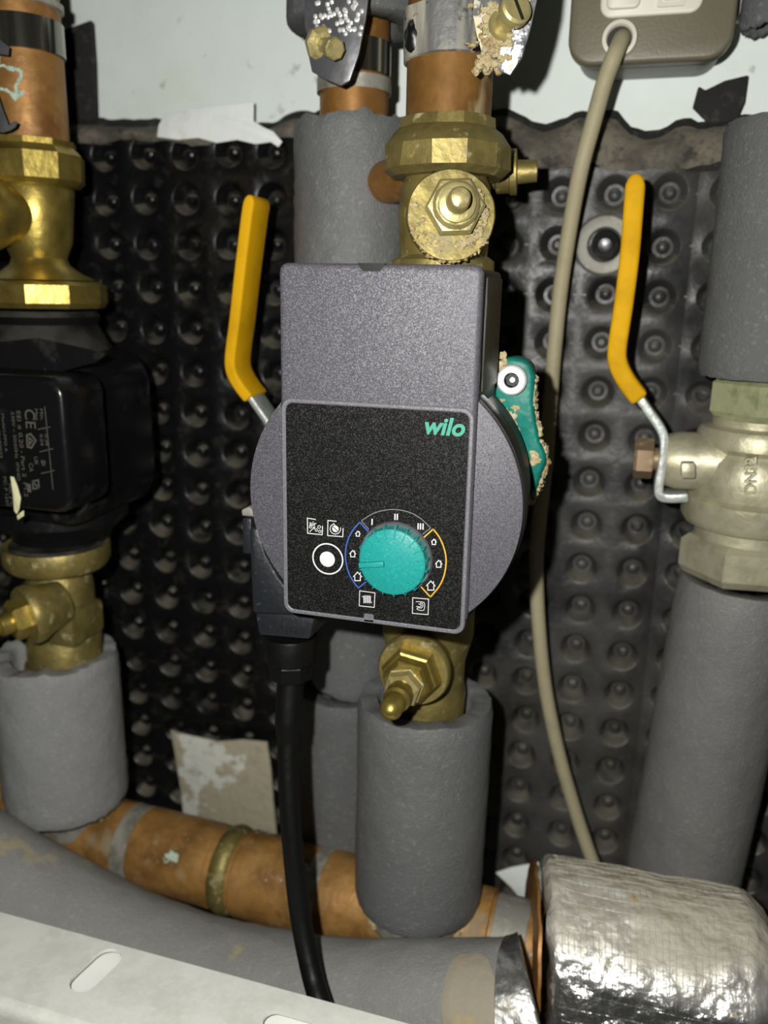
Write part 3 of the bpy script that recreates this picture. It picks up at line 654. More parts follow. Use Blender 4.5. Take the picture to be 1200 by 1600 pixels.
# -- grey insulated pipe in front, with silver tape
GR = .0365
tops = [(-140, 1225), (-60, 1255), (0, 1290), (100, 1347), (200, 1397), (300, 1434), (400, 1458), (530, 1476), (660, 1478), (778, 1470)]
gp = []
for x, y in tops:
    p = at(x, y, .344); n = pw(1, p); gp.append(at(x - 8, y + GR / n * .97, .344))
gp[-1] = V(-.0245, .344, gp[-1].z)
gc = catmull(gp, 8)
g = MB().tube(gc, GR, 56); g.jitter(.0007, 90).jitter(.0003, 500)
o = thing('insulated_pipe', 'thick grey foam insulated pipe curving along the bottom behind the bracket', 'pipe insulation', gp[5] - V(0, 0, GR))
g.build('foam_tube', 'foam_dirty', o, smooth=60)
ge, gd = gc[-1], (gc[-1] - gc[-3]).normalized()
tlen = .0125
def tfn(r, t, a, k): return r * (1 + .014 * noise.noise(V(math.cos(a) * 4, math.sin(a) * 4, t * 60))), t
g = MB().lathe(ge - gd * .001, gd, [(GR * .9, 0), (GR * 1.02, .0002)] + [(GR * 1.03, tlen * k / 24) for k in range(1, 24)] + [(GR * 1.02, tlen), (.02, tlen + .0006), (0, tlen + .0006)], 80, fn=tfn)
for v in g.v: v.x -= (v.y - ge.y) * .33 * max(0, min(1, (v - ge).dot(gd) / tlen))
g.build('silver_tape', 'tape', o, label='crinkled silver tape end')
sp_ = []                                                            # stain lying on the foam surface
for k in range(40):
    a = 2 * math.pi * k / 40; wob = 1 + .10 * noise.noise(V(math.cos(a) * 2, math.sin(a) * 2, 3)) + .05 * noise.noise(V(math.cos(a) * 7, math.sin(a) * 7, 3))
    sp_.append((math.cos(a) * wob, math.sin(a) * wob))
def on_foam(px, py):
    d = ray(px, py); best = None; t = .30
    while t < .60:
        p = d * t; dm = min((p - q).length for q in gc)
        if dm < GR: return p
        t += .0008
    return d * .5
g = MB(); NR = 6; vs = []; fs = []
for q in range(NR + 1):
    for (cx_, cy_) in sp_:
        p = on_foam(735 + cx_ * 46 * q / NR, 1568 + cy_ * (78 if cy_ < 0 else 60) * q / NR)
        ax_ = min(gc, key=lambda c: (c - p).length); p = ax_ + (p - ax_).normalized() * (GR + (.0009 if q < NR else .0001)); vs.append(p)
n = len(sp_)
for q in range(NR):
    for k in range(n): fs.append((q*n+k, q*n+(k+1) % n, (q+1)*n+(k+1) % n, (q+1)*n+k))
g.add(vs, fs).build('dried_stain', 'stain', o, smooth=80, label='beige dried stain')

def on_cyl(px, py, cx, cy, r):
    d = ray(px, py); A_ = d.x**2 + d.y**2; B_ = -2 * (d.x * cx + d.y * cy); C_ = cx**2 + cy**2 - r**2
    D_ = B_ * B_ - 4 * A_ * C_
    return d * ((-B_ - math.sqrt(max(D_, 0))) / (2 * A_))
# ------------------------------------------------------------------ left pump column
PY = .42; PXl = -.3262
def lz(py, px=60, Y=PY): return at(px, py, Y).z
def lr(px, py, Y=PY): return at(px, py, Y).x - PXl
o = thing('copper_pipe', 'copper pipe with green verdigris at the top left corner', 'pipe', (PXl, PY, lz(235)))
MB().lathe((PXl, PY, 0), (0, 0, 1), [(.0208, lz(235)), (.0208, lz(-70)), (.019, lz(-70)), (.019, lz(235))], 64, closed=True).build('tube', 'copper', o)
MB().lathe((PXl, PY, 0), (0, 0, 1), [(.0209, lz(88)), (.0220, lz(87)), (.0220, lz(34)), (.0209, lz(33))], 64).build('clip_band', 'chrome_dark', o, label='dark shiny clip band with white flecks')
MB().lathe((PXl, PY, 0), (0, 0, 1), [(.0209, lz(14)), (.0225, lz(12)), (.0225, lz(2)), (.0209, lz(0))], 64).jitter(.0005, 200).build('solder_ring', 'solder', o)
g = MB()                                                            # verdigris runs on the copper
for pts in ([(-4, 104), (4, 102), (12, 106), (22, 108), (31, 110), (33, 118), (30, 126), (24, 134), (25, 142)], [(-2, 138), (8, 140), (18, 146), (26, 150), (32, 146)], [(20, 150), (24, 155), (28, 150)]):
    for k in range(len(pts) * 4):
        t = k / 4; i = min(int(t), len(pts) - 2); x = pts[i][0] + (pts[i+1][0] - pts[i][0]) * (t - i); y = pts[i][1] + (pts[i+1][1] - pts[i][1]) * (t - i)
        p = on_cyl(x, y, PXl, PY, .0208); g.blob(p, (random.uniform(.0007, .0016), .0005, random.uniform(.0006, .0014)), 1, .4)
M('verdigris', (.42, .56, .46), .9, bump=[(500, .001)])
g.build('verdigris_stain', 'verdigris', o, label='pale green verdigris')
TY3 = .384
o = thing('valve_tag', 'dark metal tag with a curled tip at the left edge of the copper pipe', 'tag', at(2, 204, TY3))
MB().prism(px_poly([(-60, 110), (-14, 120), (0, 166), (12, 196), (18, 192), (23, 189), (26, 191), (22, 199), (14, 204), (4, 207), (-60, 200)], TY3), TY3, TY3 + .0014, .0003).build('plate', 'tag_metal', o)
MB().prism(px_poly([(-60, 50), (-2, 60), (12, 72), (11, 86), (-4, 84), (-60, 90)], TY3), TY3, TY3 + .0014, .0003).build('fold', 'tag_metal', o)

o = thing('isolating_valve', 'bright brass valve above the black pump on the left', 'valve', (PXl, PY, lz(482)))
MB().lathe((PXl, PY, 0), (0, 0, 1), [(.0210, lz(222)), (.0245, lz(222)), (lr(106, 232), lz(231)), (lr(113, 238), lz(238)), (lr(118, 246), lz(244)), (lr(119, 280), lz(284)), (lr(112, 292), lz(292)), (.0205, lz(293))], 10, phase=.2).build('union_nut', 'brass', o, smooth=22)
MB().lathe((PXl, PY, 0), (0, 0, 1), [(.0205, lz(292)), (lr(105, 300), lz(297)), (lr(104, 340), lz(340)), (lr(104, 385), lz(380)), (lr(99, 398), lz(396)), (lr(97, 406), lz(404)), (lr(101, 416), lz(414)), (lr(118, 430), lz(428)), (lr(136, 438), lz(437)), (.020, lz(438))], 56).build('body', 'brass', o)
MB().lathe((PXl, PY, 0), (0, 0, 1), [(.020, lz(437)), (lr(140, 442), lz(439)), (lr(150, 446), lz(445)), (lr(152, 472), lz(472)), (lr(148, 480), lz(480)), (.020, lz(481))], 10, phase=.1).build('flange_nut', 'brass', o, smooth=20)
bc = at(-8, 332, .392)
MB().lathe(bc + V(0, .016, 0), V(-.25, -1, 0), [(.0150, 0), (.0165, .008), (.020, .016), (.020, .021), (.017, .022), (.0145, .0225), (.0145, .028), (0, .028)], 48).build('bonnet_flange', 'brass', o)

# black pump on the left
zT, zB = lz(482, 60), lz(842, 60)
o = thing('circulator_pump', 'black circulator pump with printed rating text at the left edge', 'pump', (PXl, PY, zB))
MB().lathe((PXl, PY, 0), (0, 0, 1), [(.0, zT - .001), (.029, zT - .001), (.031, zT - .004), (.029, lz(505)), (.034, lz(530)), (.040, lz(560)), (.040, lz(800)), (.030, lz(822)), (.028, lz(840)), (0, lz(840))], 48).build('volute', 'black_cast', o)
xr = at(188, 690, PY - .01).x
MB().prism(rrect(-.44, xr, lz(808, 100, .40), lz(548, 100, .40), .022, 8), .378, .452, .010, 4, 60).jitter(.0012, 40).build('motor_housing', 'black_gloss', o, smooth=60)
xf = at(104, 690, .345).x
zf0, zf1 = at(60, 800, .345).z, at(60, 588, .345).z
MB().prism(rrect(-.44, xf, zf0, zf1, .010, 6), .345, .380, .004, 3, 60).build('terminal_box', 'black_gloss', o, smooth=60)
g = MB()
g.add([at(x, y, Y) for Y, L in ((.372, 0), (.396, 1)) for x, y in (((-60, 568), (-60, 540), (60, 528), (168, 552), (150, 566), (60, 590)))], [(0, 1, 2, 3, 4, 5), (6, 7, 8, 9, 10, 11)] + [(i, (i+1) % 6, 6+(i+1) % 6, 6+i) for i in range(6)])
g.build('sloped_shoulder', 'black_cast', o)
for (x, y) in ((76, 572), (92, 802)):
    p = at(x, y, .372); MB().lathe(p + V(0, .012, 0), (0, -1, 0), [(.0058, 0), (.0058, .011), (.0050, .0122), (.0030, .0124), (.0026, .0112), (0, .0112)], 24).build('screw', 'black_cast', o)
TYL = .3449
def ltext(body, x, y, ln, size=.006, mat='print_dim'):
    p = at(x, y, TYL); text('rating_text', body, size, p, mat, o, ex=.00005, rot=-90, width=pw(ln, p), squash=.72 if size < .008 else 1)
for body, x, y, ln in (('Model:UPPO A', 2, 646, 60), ('No.99100022', -7, 652, 64), ('230V ~ 50/60Hz  IPX4D', 17, 643, 110), ('EEI \u2264 0.20 - Part 2  P1.2', 25.5, 641, 138),
                       ('Max.', 54, 638, 20), ('Min.', 62, 638, 18), ('PC: P 1237', 5, 744, 47), ('Min. 2\u00b0C', 13, 755, 36), ('5', 64, 718, 6), ('45', 65, 718, 10), ('0.04', 62, 678, 18), ('0.38', 70, 678, 18)):
    ltext(body, x, y, ln)
ltext('CE', 38, 638, 30, .02); ltext('UK', 53, 713, 13, .01); ltext('CA', 45, 723, 14, .01)
g = MB()
q = lambda pts: [(at(x, y, TYL).x, at(x, y, TYL).z) for x, y in pts]
for a in ([(59, 671), (79, 667)], [(62, 706), (83, 701)], [(64, 740), (85, 735)], [(70, 635), (83, 765)]): g.stroke(q(a), .0004, TYL - .0001, TYL)
g.stroke(q([(42, 680), (48, 678), (56, 688), (49, 700), (43, 698)]), .0009, TYL - .0001, TYL, closed=True); g.stroke(q([(46, 684), (51, 688), (46, 695)]), .0007, TYL - .0001, TYL, closed=True)
g.stroke(q([(51, 752), (60, 750), (61, 762), (52, 764)]), .0008, TYL - .0001, TYL, closed=True); g.stroke(q([(51, 752), (61, 763)]), .0008, TYL - .0001, TYL); g.stroke(q([(45, 756), (46, 769)]), .0022, TYL - .0001, TYL)
g.build('rating_marks', 'print_dim', o)
MB().prism(px_poly([(17, 744), (22, 745), (28, 760), (33, 778), (31, 795), (27, 803), (23, 798), (21, 775)], TYL), TYL - .0006, TYL, .0002).build('paint_splash', 'paint_splash', o, label='cream paint splash')
MB().prism(px_poly([(27, 806), (33, 800), (38, 797), (38, 806), (29, 812)], TYL), TYL - .0006, TYL, .0002).build('paint_splash', 'paint_splash', o)

# lower-left valve, sleeve
LY = .408; LX2 = at(96, 1150, LY).x
def mzp(py, px=95): return at(px, py, LY).z
o = thing('isolating_valve', 'dull brass valve with black-topped round union under the black pump', 'valve', (LX2, LY, mzp(1050)))
ux = at(88, 850, LY).x
MB().lathe((ux, LY, 0), (0, 0, 1), [(.0, mzp(850)), (.0285, mzp(850)), (.0305, mzp(848)), (.0312, mzp(852)), (.0312, mzp(872)), (.0285, mzp(882)), (.018, mzp(890)), (.018, mzp(900))], 48).build('union_nut', 'brass_dull', o)
MB().lathe((ux, LY, 0), (0, 0, 1), [(0, mzp(846)), (.0262, mzp(846)), (.0272, mzp(849)), (.0272, mzp(850.5)), (0, mzp(850.5))], 48).build('gasket', 'black_cast', o)
MB().lathe((ux, LY, 0), (0, 0, 1), [(.016, mzp(884)), (.0185, mzp(892)), (.020, mzp(915)), (.020, mzp(960)), (.0205, mzp(980)), (.0225, mzp(990)), (.0225, mzp(1034)), (.019, mzp(1040)), (.017, mzp(1040))], 40).build('body', 'brass_dull', o)
MB().box((ux + .004, LY - .022, mzp(985)), (ux + .0235, LY + .010, mzp(935)), .003, 2).build('body_web', 'brass_dull', o)
bc = at(42, 962, .372); vd = V(-.45, -.88, -.12).normalized()
MB().lathe(bc - vd * .022, vd, [(.013, 0), (.015, .012), (.0175, .018), (.0175, .022), (.0165, .0235), (0, .0235)], 40).build('bonnet_flange', 'brass_dull', o)
MB().lathe(bc + vd * .001, vd, [(.0118, 0), (.0118, .007), (.0100, .009), (0, .009)], 6, phase=.2).build('gland_nut', 'brass', o, smooth=20)
MB().lathe(bc + vd * .010, vd, [(.0062, -.001), (.0062, .006), (.0045, .007), (.0045, .016), (.003, .018), (0, .018)], 20).build('spindle', 'brass', o)
tag(MB().lathe((LX2, LY, 0), (0, 0, 1), [(.0180, mz + .028), (.0180, mzp(1035)), (.0165, mzp(1035)), (.0165, mz + .028)], 40, closed=True).build('riser_pipe', 'copper_clean'), 'copper riser just showing between the left brass valve and rough grey sleeve', 'pipe')
sleeve('foam_sleeve', (LX2 + .001, LY, mzp(1242)), (LX2, LY, mzp(1020)), .0385, .0255, 'foam_falloff_lift', 'rough grey foam sleeve on the riser below the left brass valve', rag=(.001, .0022), amp=.001)
p0, p1 = at(-38, 1225, .45), at(-25, 1040, .45)
sleeve('foam_sleeve', p0, V(p0.x, .45, p1.z), .030, .018, 'foam_falloff_lift', 'grey foam sleeve cut off by the left frame edge')

# ------------------------------------------------------------------ socket box, cream cable
SY = .482
c1, c2 = at(888, 60, SY), at(1147, 60, SY); zb0 = at(1010, 97, SY).z
o = thing('cable_outlet_box', 'grey-brown metal outlet box with white switch insert at the top right', 'outlet box', ((c1.x + c2.x) / 2, WY, zb0))
MB().prism(rrect(c1.x, c2.x, zb0, zb0 + .086, .0125, 8), SY, SY + .011, .0022, 3, 60).build('front_plate', 'socket_brown', o, smooth=60)
MB().prism(rrect(c1.x + .0025, c2.x - .0025, zb0 + .0025, zb0 + .0835, .0125, 8), SY + .0112, WY - .0005, .001, 2, 60).build('back_box', 'socket_back', o, smooth=60)
i0, i1 = at(937, 25, SY), at(1096, 25, SY); zi = at(1010, 26, SY).z
ins = MB().prism(rrect(i0.x, i1.x, zi, zi + .038, .006, 6), SY - .002, SY + .001, .001, 2, 60).build('switch_insert', 'cream', o, smooth=60)
k0, k1 = at(948, 10, SY), at(1000, 10, SY); zk = at(975, 17, SY).z
MB().prism(rrect(k0.x, k1.x, zk, zk + .024, .003, 5), SY - .0042, SY - .0015, .0009, 2, 60).build('rocker', 'cream', ins, smooth=60)
k0, k1 = at(1026, 10, SY), at(1070, 10, SY); zk = at(1048, 13, SY).z
MB().ring(rrect(k0.x, k1.x, zk, zk + .016, .0012, 3), rrect(k0.x + .0022, k1.x - .0022, zk + .0022, zk + .0138, .0008, 3), SY - .0032, SY - .0018).build('fuse_frame', 'cream', ins)
MB().prism(rrect(k0.x + .0034, k1.x - .0034, zk + .003, zk + .0128, .0008, 3), SY - .0042, SY - .0019, .0005).build('fuse_carrier', 'cream', ins)
gr = at(968, 62, SY)
MB().lathe((gr.x, SY + .002, gr.z), (0, -1, 0), [(.0060, 0), (.0060, .0045), (.0066, .0055), (.0084, .0052), (.0088, .0035), (.0088, .001)], 40).build('cable_gland', 'cream', o)
MB().lathe((gr.x, SY - .0004, gr.z), (0, -1, 0), [(.0062, 0), (0, .0002)], 32).build('gland_hole', 'dark', o)
zc = at(1160, 30, .515).z
tag(MB().tube([V(c2.x + .0008, .512, zc + .006), V(c2.x + .013, .512, zc + .006)], .0085, 32).build('conduit', 'cream'), 'short cream conduit joining the outlet box on its right', 'conduit')
p = at(1205, -5, .50)
sleeve('foam_sleeve', (p.x, .50, at(1205, 46, .50).z), (p.x, .50, p.z + .05), .0135, .008, 'foam', 'dark grey foam end in the top right corner beside the conduit', rag=(.002, 0))

cab = [(972, 60, SY + .0005), (969, 66, SY - .008), (958, 92, SY - .012), (944, 130, SY - .009), (926, 195, .474), (908, 262, .476), (892, 345, .484), (876, 450, .490), (866, 550, .492), (859, 640, .492), (853, 720, .488), (843, 810, .484), (838, 880, .482), (842, 980, .482), (853, 1080, .484), (874, 1180, .485), (900, 1270, .484), (922, 1335, .480), (945, 1390, .474)]
tag(MB().tube(catmull([at(*c) for c in cab], 7), .0043, 18).build('outlet_cable', 'cable_cream'), 'cream flex hanging from the outlet box down past the pump', 'cable')

# ------------------------------------------------------------------ the pump in the middle
FY = .310
def fp(px, py, Y=FY): p = at(px, py, Y); return (p.x, p.z)
x0, x1 = (fp(435, 500)[0] + fp(441, 900)[0]) / 2, (fp(755, 500)[0] + fp(729, 900)[0]) / 2
ztop, zbot = fp(600, 412)[1], (fp(441, 955)[1] + fp(722, 992)[1]) / 2
pxc, pzc = fp(594, 785, .3135)
PUMP = thing('circulator_pump', 'silver and black circulator pump with teal knob in the centre', 'pump', (CX, CY, zbot))
# control module shell (front) with rounded top
sh = MB().prism(rrect(x0, x1, zbot + .004, ztop, .0035, 6), FY, FY + .006, .0022, 4, 60).build('front_shell', 'silver_paint', PUMP, smooth=50)
MB().prism([(x1 - .0475, ztop - .0006), (x1 - .0455, ztop - .0028), (x1 - .0390, ztop - .0028), (x1 - .0370, ztop - .0006), (x1 - .0370, ztop + .0002), (x1 - .0475, ztop + .0002)], FY - .00005, FY + .004).build('top_notch', 'black_plastic', sh)
MB().box((x0 + .0012, FY + .0062, fp(600, 640)[1]), (x1 - .0006, FY + .050, ztop - .0012), .0022, 3).build('module_case', 'edge_black', PUMP)
MB().box((x1 - .0012, FY + .010, fp(600, 610)[1]), (x1 + .0004, FY + .046, ztop - .004), .0006, 2).build('side_panel', 'motor_olive', PUMP)
def clipped(r, cut):
    return [(pxc + r * math.cos(R(a * 2)), max(pzc + r * math.sin(R(a * 2)), cut)) for a in range(180)]
MB().prism(clipped(.0575, zbot + .0045), .3135, .3166, .0006, 2, 60).build('motor_ring', 'silver_paint', PUMP)
MB().prism(clipped(.0580, zbot + .0050), .3168, .3278, .0008, 2, 60).build('ring_edge', 'edge_black', PUMP)
MB().prism(clipped(.0555, zbot + .0075), .3282, .3562, .001, 2, 60).build('motor_can', 'motor_olive', PUMP)
mbv = MB().lathe((pxc, .3565, pzc), (0, 1, 0), [(0, 0), (.0480, 0), (.0480, .004), (.0460, .008), (.0470, .030), (.0440, .055), (.030, .066), (0, .066)], 72)
mbv.lathe((CX, CY, 0), (0, 0, 1), [(0, cz(942, CY, 650)), (.0235, cz(942, CY, 650)), (.0235, pzc - .05), (.021, pzc - .04), (.021, pzc + .04), (.0235, pzc + .05), (.0235, cz(442)), (0, cz(442))], 40)
mbv.build('volute', 'teal_cast', PUMP)
EY = .362
ear = [(776, 575), (784, 561), (800, 557), (818, 560), (830, 570), (835, 588), (834, 610), (832, 628), (836, 655), (843, 690), (851, 705), (852, 722), (846, 745), (838, 765), (829, 783), (822, 772), (818, 745), (812, 715), (806, 690), (795, 665), (782, 645), (772, 625), (771, 600)]
MB().prism(px_poly(ear, EY), EY, EY + .012, .0028, 3, 20).jitter(.0007, 150).build('flange_ear', 'teal_cast', PUMP, smooth=60, label='teal painted casting ear')
g = MB()
for k in range(len(ear)):
    if 5 <= k <= 14:
        a, b = ear[k], ear[k+1]
        for q in range(7):
            t = random.random(); g.blob(at(a[0] + (b[0]-a[0])*t + random.uniform(-1, 4), a[1] + (b[1]-a[1])*t, EY + random.uniform(.003, .009)), (random.uniform(.0009, .0018), .002, random.uniform(.001, .0022)), 2, .45)
for (x, y, n_, s_) in ((778, 635, 16, 7), (792, 650, 12, 7), (803, 665, 10, 5), (836, 715, 16, 6), (782, 575, 8, 5), (788, 557, 6, 5)):
    for q in range(n_): g.blob(at(random.gauss(x, s_ * .8), random.gauss(y, s_), EY + .0005), (random.uniform(.0008, .0020), .0009, random.uniform(.0008, .0020)), 2, .5)
g.build('rust_crust', 'crust', PUMP, label='beige crust on the ear')
bp = at(801, 593, EY)
bo = MB().lathe((bp.x, EY + .002, bp.z), (0, -1, 0), [(.0064, 0), (.0064, .0056), (.0056, .0064), (.0034, .0064), (.0031, .0060)], 40).build('flange_bolt', 'steel_bright', PUMP, label='bright socket-head bolt')
MB().lathe((bp.x, EY + .002, bp.z), (0, -1, 0), [(.0033, .0062), (.0030, .0030), (0, .0030)], 6).build('hex_socket', 'dark', bo, smooth=20)
MB().lathe((bp.x + .0001, EY - .001, bp.z), (0, -1, 0), [(.0013, .0002), (.0011, .0012), (0, .0013)], 16).build('socket_pin', 'steel_bright', bo)

# front panel
bz0 = rrect(x0 + .0008, x1 - .0006, zbot, fp(600, 630)[1], .0045, 7)
d_ = .0019
bzi = rrect(x0 + .0008 + d_, x1 - .0006 - d_, zbot + d_, fp(600, 630)[1] - d_, .0032, 7)
bzm = rrect(x0 + .0008 + .0004, x1 - .0006 - .0004, zbot + .0004, fp(600, 630)[1] - .0004, .0042, 7)
bzn = rrect(x0 + .0008 + d_ - .0005, x1 - .0006 - d_ + .0005, zbot + d_ - .0005, fp(600, 630)[1] - d_ + .0005, .0036, 7)
g = MB(); n = len(bz0); vs = []
for L, y in ((bz0, FY + .0052), (bz0, FY - .0002), (bzm, FY - .0007), (bzn, FY - .0007), (bzi, FY - .0003), (bzi, FY + .0052)): vs += [(p[0], y, p[1]) for p in L]
fs = [(q*n+i, q*n+(i+1) % n, ((q+1) % 6)*n+(i+1) % n, ((q+1) % 6)*n+i) for q in range(6) for i in range(n)]
g.add(vs, fs).build('bezel', 'bezel', PUMP, smooth=30, label='thin silver bezel')
pan = MB().prism(rrect(x0 + .0008 + d_, x1 - .0006 - d_, zbot + d_, fp(600, 630)[1] - d_, .0032, 7), FY - .0004, FY + .0004).build('front_panel', 'panel_black', PUMP, label='black speckled control panel with printed symbols')
tb = fp(577, 965); MB().prism(rrect(tb[0] - .0021, tb[0] + .0021, tb[1] - .0016, tb[1] + .0019, .0006, 3), FY - .0007, FY - .0003).build('clip_tab', 'bezel', pan)
TP = FY - .0004                                                     # surface of the panel
def zp(x, y): return fp(470 + x / 4.615, 780 + y / 4.615, TP)        # detail coordinates on the panel
sc4 = pw(1 / 4.615, at(600, 870, TP))
def P4(pts): return [zp(*p) for p in pts]
def pr(name, mat, items):
    g = MB()
    for it in items: g.stroke(P4(it[0]), it[1] * sc4, TP - .00012, TP, closed=(len(it) > 2))
    return g.build(name, mat, pan)
def arc2(pts, n=6): return [(v.x, v.y) for v in catmull([(p[0], p[1], 0) for p in pts], n)]
lg = at(661, 677, TP)
text('logo_lettering', 'wilo', .02, (lg.x, TP - .00002, lg.z), 'print_teal', pan, ex=.0001, shear=.22, bold=.0006, width=pw(64, lg), rot=0)
pr('blue_scale', 'print_blue', [(arc2([(425, 165), (375, 225), (338, 300), (322, 400), (336, 500), (368, 575), (415, 640)]), 9), ([(425, 165), (490, 236)], 9), ([(415, 640), (478, 590)], 9)])
pr('yellow_scale', 'print_yellow', [(arc2([(955, 215), (1000, 275), (1034, 355), (1048, 440), (1036, 540), (1000, 625), (935, 705)]), 10), ([(955, 215), (885, 278)], 10), ([(935, 705), (868, 632)], 10)])
pr('grey_scale', 'print_grey', [(arc2([(437, 155), (520, 104), (600, 80), (680, 74), (780, 93), (860, 135), (937, 207)]), 6), ([(437, 155), (492, 218)], 6), ([(937, 207), (878, 252)], 6)])
for nm, bars in (('speed_mark', [(515, 163)]), ('speed_mark', [(680, 127), (697, 127)]), ('speed_mark', [(847, 195), (864, 196), (882, 197)])):
    pr(nm, 'print_white', [([(x, y - 22), (x - 1, y + 22)], 9) for x, y in bars])
for (x, y, s_) in ((412, 248, 36), (375, 392, 46), (410, 556, 62), (960, 307, 38), (995, 465, 50), (938, 622, 66)):
    h = s_ / 2; pr('house_symbol', 'print_white', [([(x - h, y + h*.1), (x, y - h), (x + h, y + h*.15)], 6), ([(x - h*.65, y), (x - h*.65, y + h), (x + h*.65, y + h), (x + h*.65, y)], 6), ([(x + h*.6, y - h*.5), (x + h*.6, y - h*.95)], 5)])
pr('radiator_symbol', 'print_white', [([(425, 660), (535, 675), (530, 780), (422, 768)], 5, 1)] + [([(x, 694), (x - 1, 748)], 7) for x in (457, 469, 481, 493)] + [([(442, 702), (452, 703)], 4), ([(498, 742), (512, 744)], 6), ([(503, 698), (502, 750)], 5)])
pr('floor_heating_symbol', 'print_white', [([(808, 710), (922, 720), (918, 832), (805, 822)], 5, 1), (arc2([(830, 738), (880, 741), (893, 755), (891, 790), (878, 802), (850, 798)], 4), 4), (arc2([(832, 772), (858, 775), (868, 768), (866, 758), (848, 755)], 4), 4), (arc2([(850, 798), (838, 790), (846, 782), (870, 784), (880, 770), (878, 752), (860, 748)], 4), 4)])
pr('vent_symbol', 'print_white', [([(108, 146), (48, 136), (50, 245), (155, 256), (157, 192)], 6), ([(64, 234), (98, 204)], 5), ([(86, 203), (101, 201), (98, 216)], 5)] + [([(cx_ + r_ * math.cos(R(a)), cy_ + r_ * math.sin(R(a))) for a in range(0, 360, 30)], 4, 1) for cx_, cy_, r_ in ((70, 200, 8), (133, 200, 10), (113, 222, 9), (138, 232, 9))])
ap = zp(62, 190); text('vent_symbol', 'air', .003, (ap[0], TP - .00002, ap[1]), 'print_white', pan, ex=.0001, bold=.00002, width=54 * sc4)
pr('restart_symbol', 'print_white', [([(258, 159), (196, 153), (194, 262), (303, 270), (306, 208)], 6), ([(250 + 38 * math.cos(R(a)), 213 + 38 * math.sin(R(a))) for a in range(-15, 255, 15)], 5), ([(222, 192), (238, 176), (248, 190)], 5)])
cc = zp(250, 213); g = MB().prism(circ(cc[0], cc[1], 25 * sc4, 24), TP - .00012, TP); g.build('restart_symbol', 'print_white', pan)
MB().stroke(P4([(234, 199), (266, 228)]), 6 * sc4, TP - .0002, TP - .0001).build('restart_symbol', 'panel_black', pan)
bt = zp(195, 430); g = MB().ring(circ(*bt, 121 * sc4, 64), circ(*bt, 111 * sc4, 64), TP - .00015, TP); g.build('button_ring', 'print_white', pan)
MB().prism(circ(*zp(192, 432), 59 * sc4, 48), TP - .0003, TP, .0001).build('button_dot', 'print_white', pan)
# the knob
kb = at(618, 872.5, TP); kx, kz = kb.x, kb.z; KR = .0140; KH = .0043
MB().lathe((kx, TP, kz), (0, -1, 0), [(.0154, 0), (.0153, .0006), (.0147, .0012), (0, .0012)], 64).build('knob_skirt', 'skirt', PUMP)
kn = MB().lathe((kx, TP - .0013, kz), (0, -1, 0), [(KR + .0003, 0), (KR, .0005), (KR - .0003, KH - .0002)], 64).build('knob', 'teal_side', PUMP, label='teal rotary knob')
MB().lathe((kx, TP - .0013, kz), (0, -1, 0), [(KR - .0003, KH - .0002), (KR - .0005, KH), (KR - .0012, KH + .0004), (0, KH + .0002)], 64).build('cap', 'teal', kn)
kf = TP - .0013 - KH
for k in range(19):
    a = 2 * math.pi * (k + .5) / 19
    if abs(((math.degrees(a) - 184 + 180) % 360) - 180) < 12: continue
    c, s_ = math.cos(a), math.sin(a); t_ = V(-s_, 0, c) * .00022; g = MB(); rd = V(c, 0, s_)
    C_ = V(kx, 0, kz); vs = []
    for sg in (-1, 1):
        for rr, y in ((KR - .0042, kf - .0003), (KR - .0040, kf - .0009), (KR - .0005, kf - .0007), (KR + .0007, kf + .0004), (KR + .0009, TP - .0014), (KR - .0006, TP - .0014)):
            p = C_ + rd * rr + t_ * sg; p.y = y; vs.append(p)
    g.add(vs, [tuple(range(6)), tuple(range(6, 12))] + [(i, (i+1) % 6, 6+(i+1) % 6, 6+i) for i in range(6)]).build('grip_rib', 'teal', kn, smooth=20)
a0, a1 = at(561, 883, kf - .001), at(600, 881, kf - .001)
MB().stroke([(a0.x, a0.z), (a1.x, a1.z)], .0021, kf - .0019, kf + .0002, bevel=.0003).build('pointer', 'teal', kn)
g = MB()
for p_, q_ in (((577, 863), (575, 878)), ((576, 890), (579, 898))):
    u, v_ = at(*p_, kf - .0005), at(*q_, kf - .0005); g.stroke([(u.x, u.z), (v_.x, v_.z)], .0005, kf - .0008, kf)
g.build('pointer_flank', 'teal', kn)

# power plug and cable
QY = .334
PL = thing('power_cable', 'black plug and cable leaving the pump at its lower left', 'cable', at(450, 1060, .345))
MB().prism(px_poly([(388, 826), (402, 826), (414, 866), (434, 902), (462, 938), (482, 962), (394, 958)], QY), QY, QY + .026, .0015, 2).build('plug_body', 'plug_black', PL)
MB().prism(px_poly([(378, 810), (392, 811), (393, 866), (379, 865)], QY + .004), QY + .004, QY + .020, .0008, 2).build('latch', 'plug_black', PL)
MB().prism(px_poly([(377, 797), (388, 792), (400, 800), (400, 808), (378, 806)], QY + .006), QY + .006, QY + .016, .0006, 2).build('latch_hook', 'tape_dull', PL)
lo_ = MB().prism(px_poly([(398, 958), (492, 962), (484, 1000), (404, 993)], QY), QY, QY + .024, .0015, 2).build('plug_collar', 'plug_black', PL)
tp = at(420, 985, QY); text('raised_lettering', 'wilo', .01, (tp.x, QY + .0001, tp.z), 'plug_black', lo_, ex=.0006, bold=.0002, width=pw(46, tp), rot=-4, sp=1.15)
ca = at(454, 990, QY + .013); cb = at(456, 1062, QY + .013)
dn = (V(ca.x, ca.y, cb.z) - ca).normalized()
MB().lathe(ca, dn, [(0, 0), (.0128, .0), (.0132, .001), (.0132, .0125), (.0120, .0135), (0, .0135)], 40).build('gland', 'cable_black', PL)
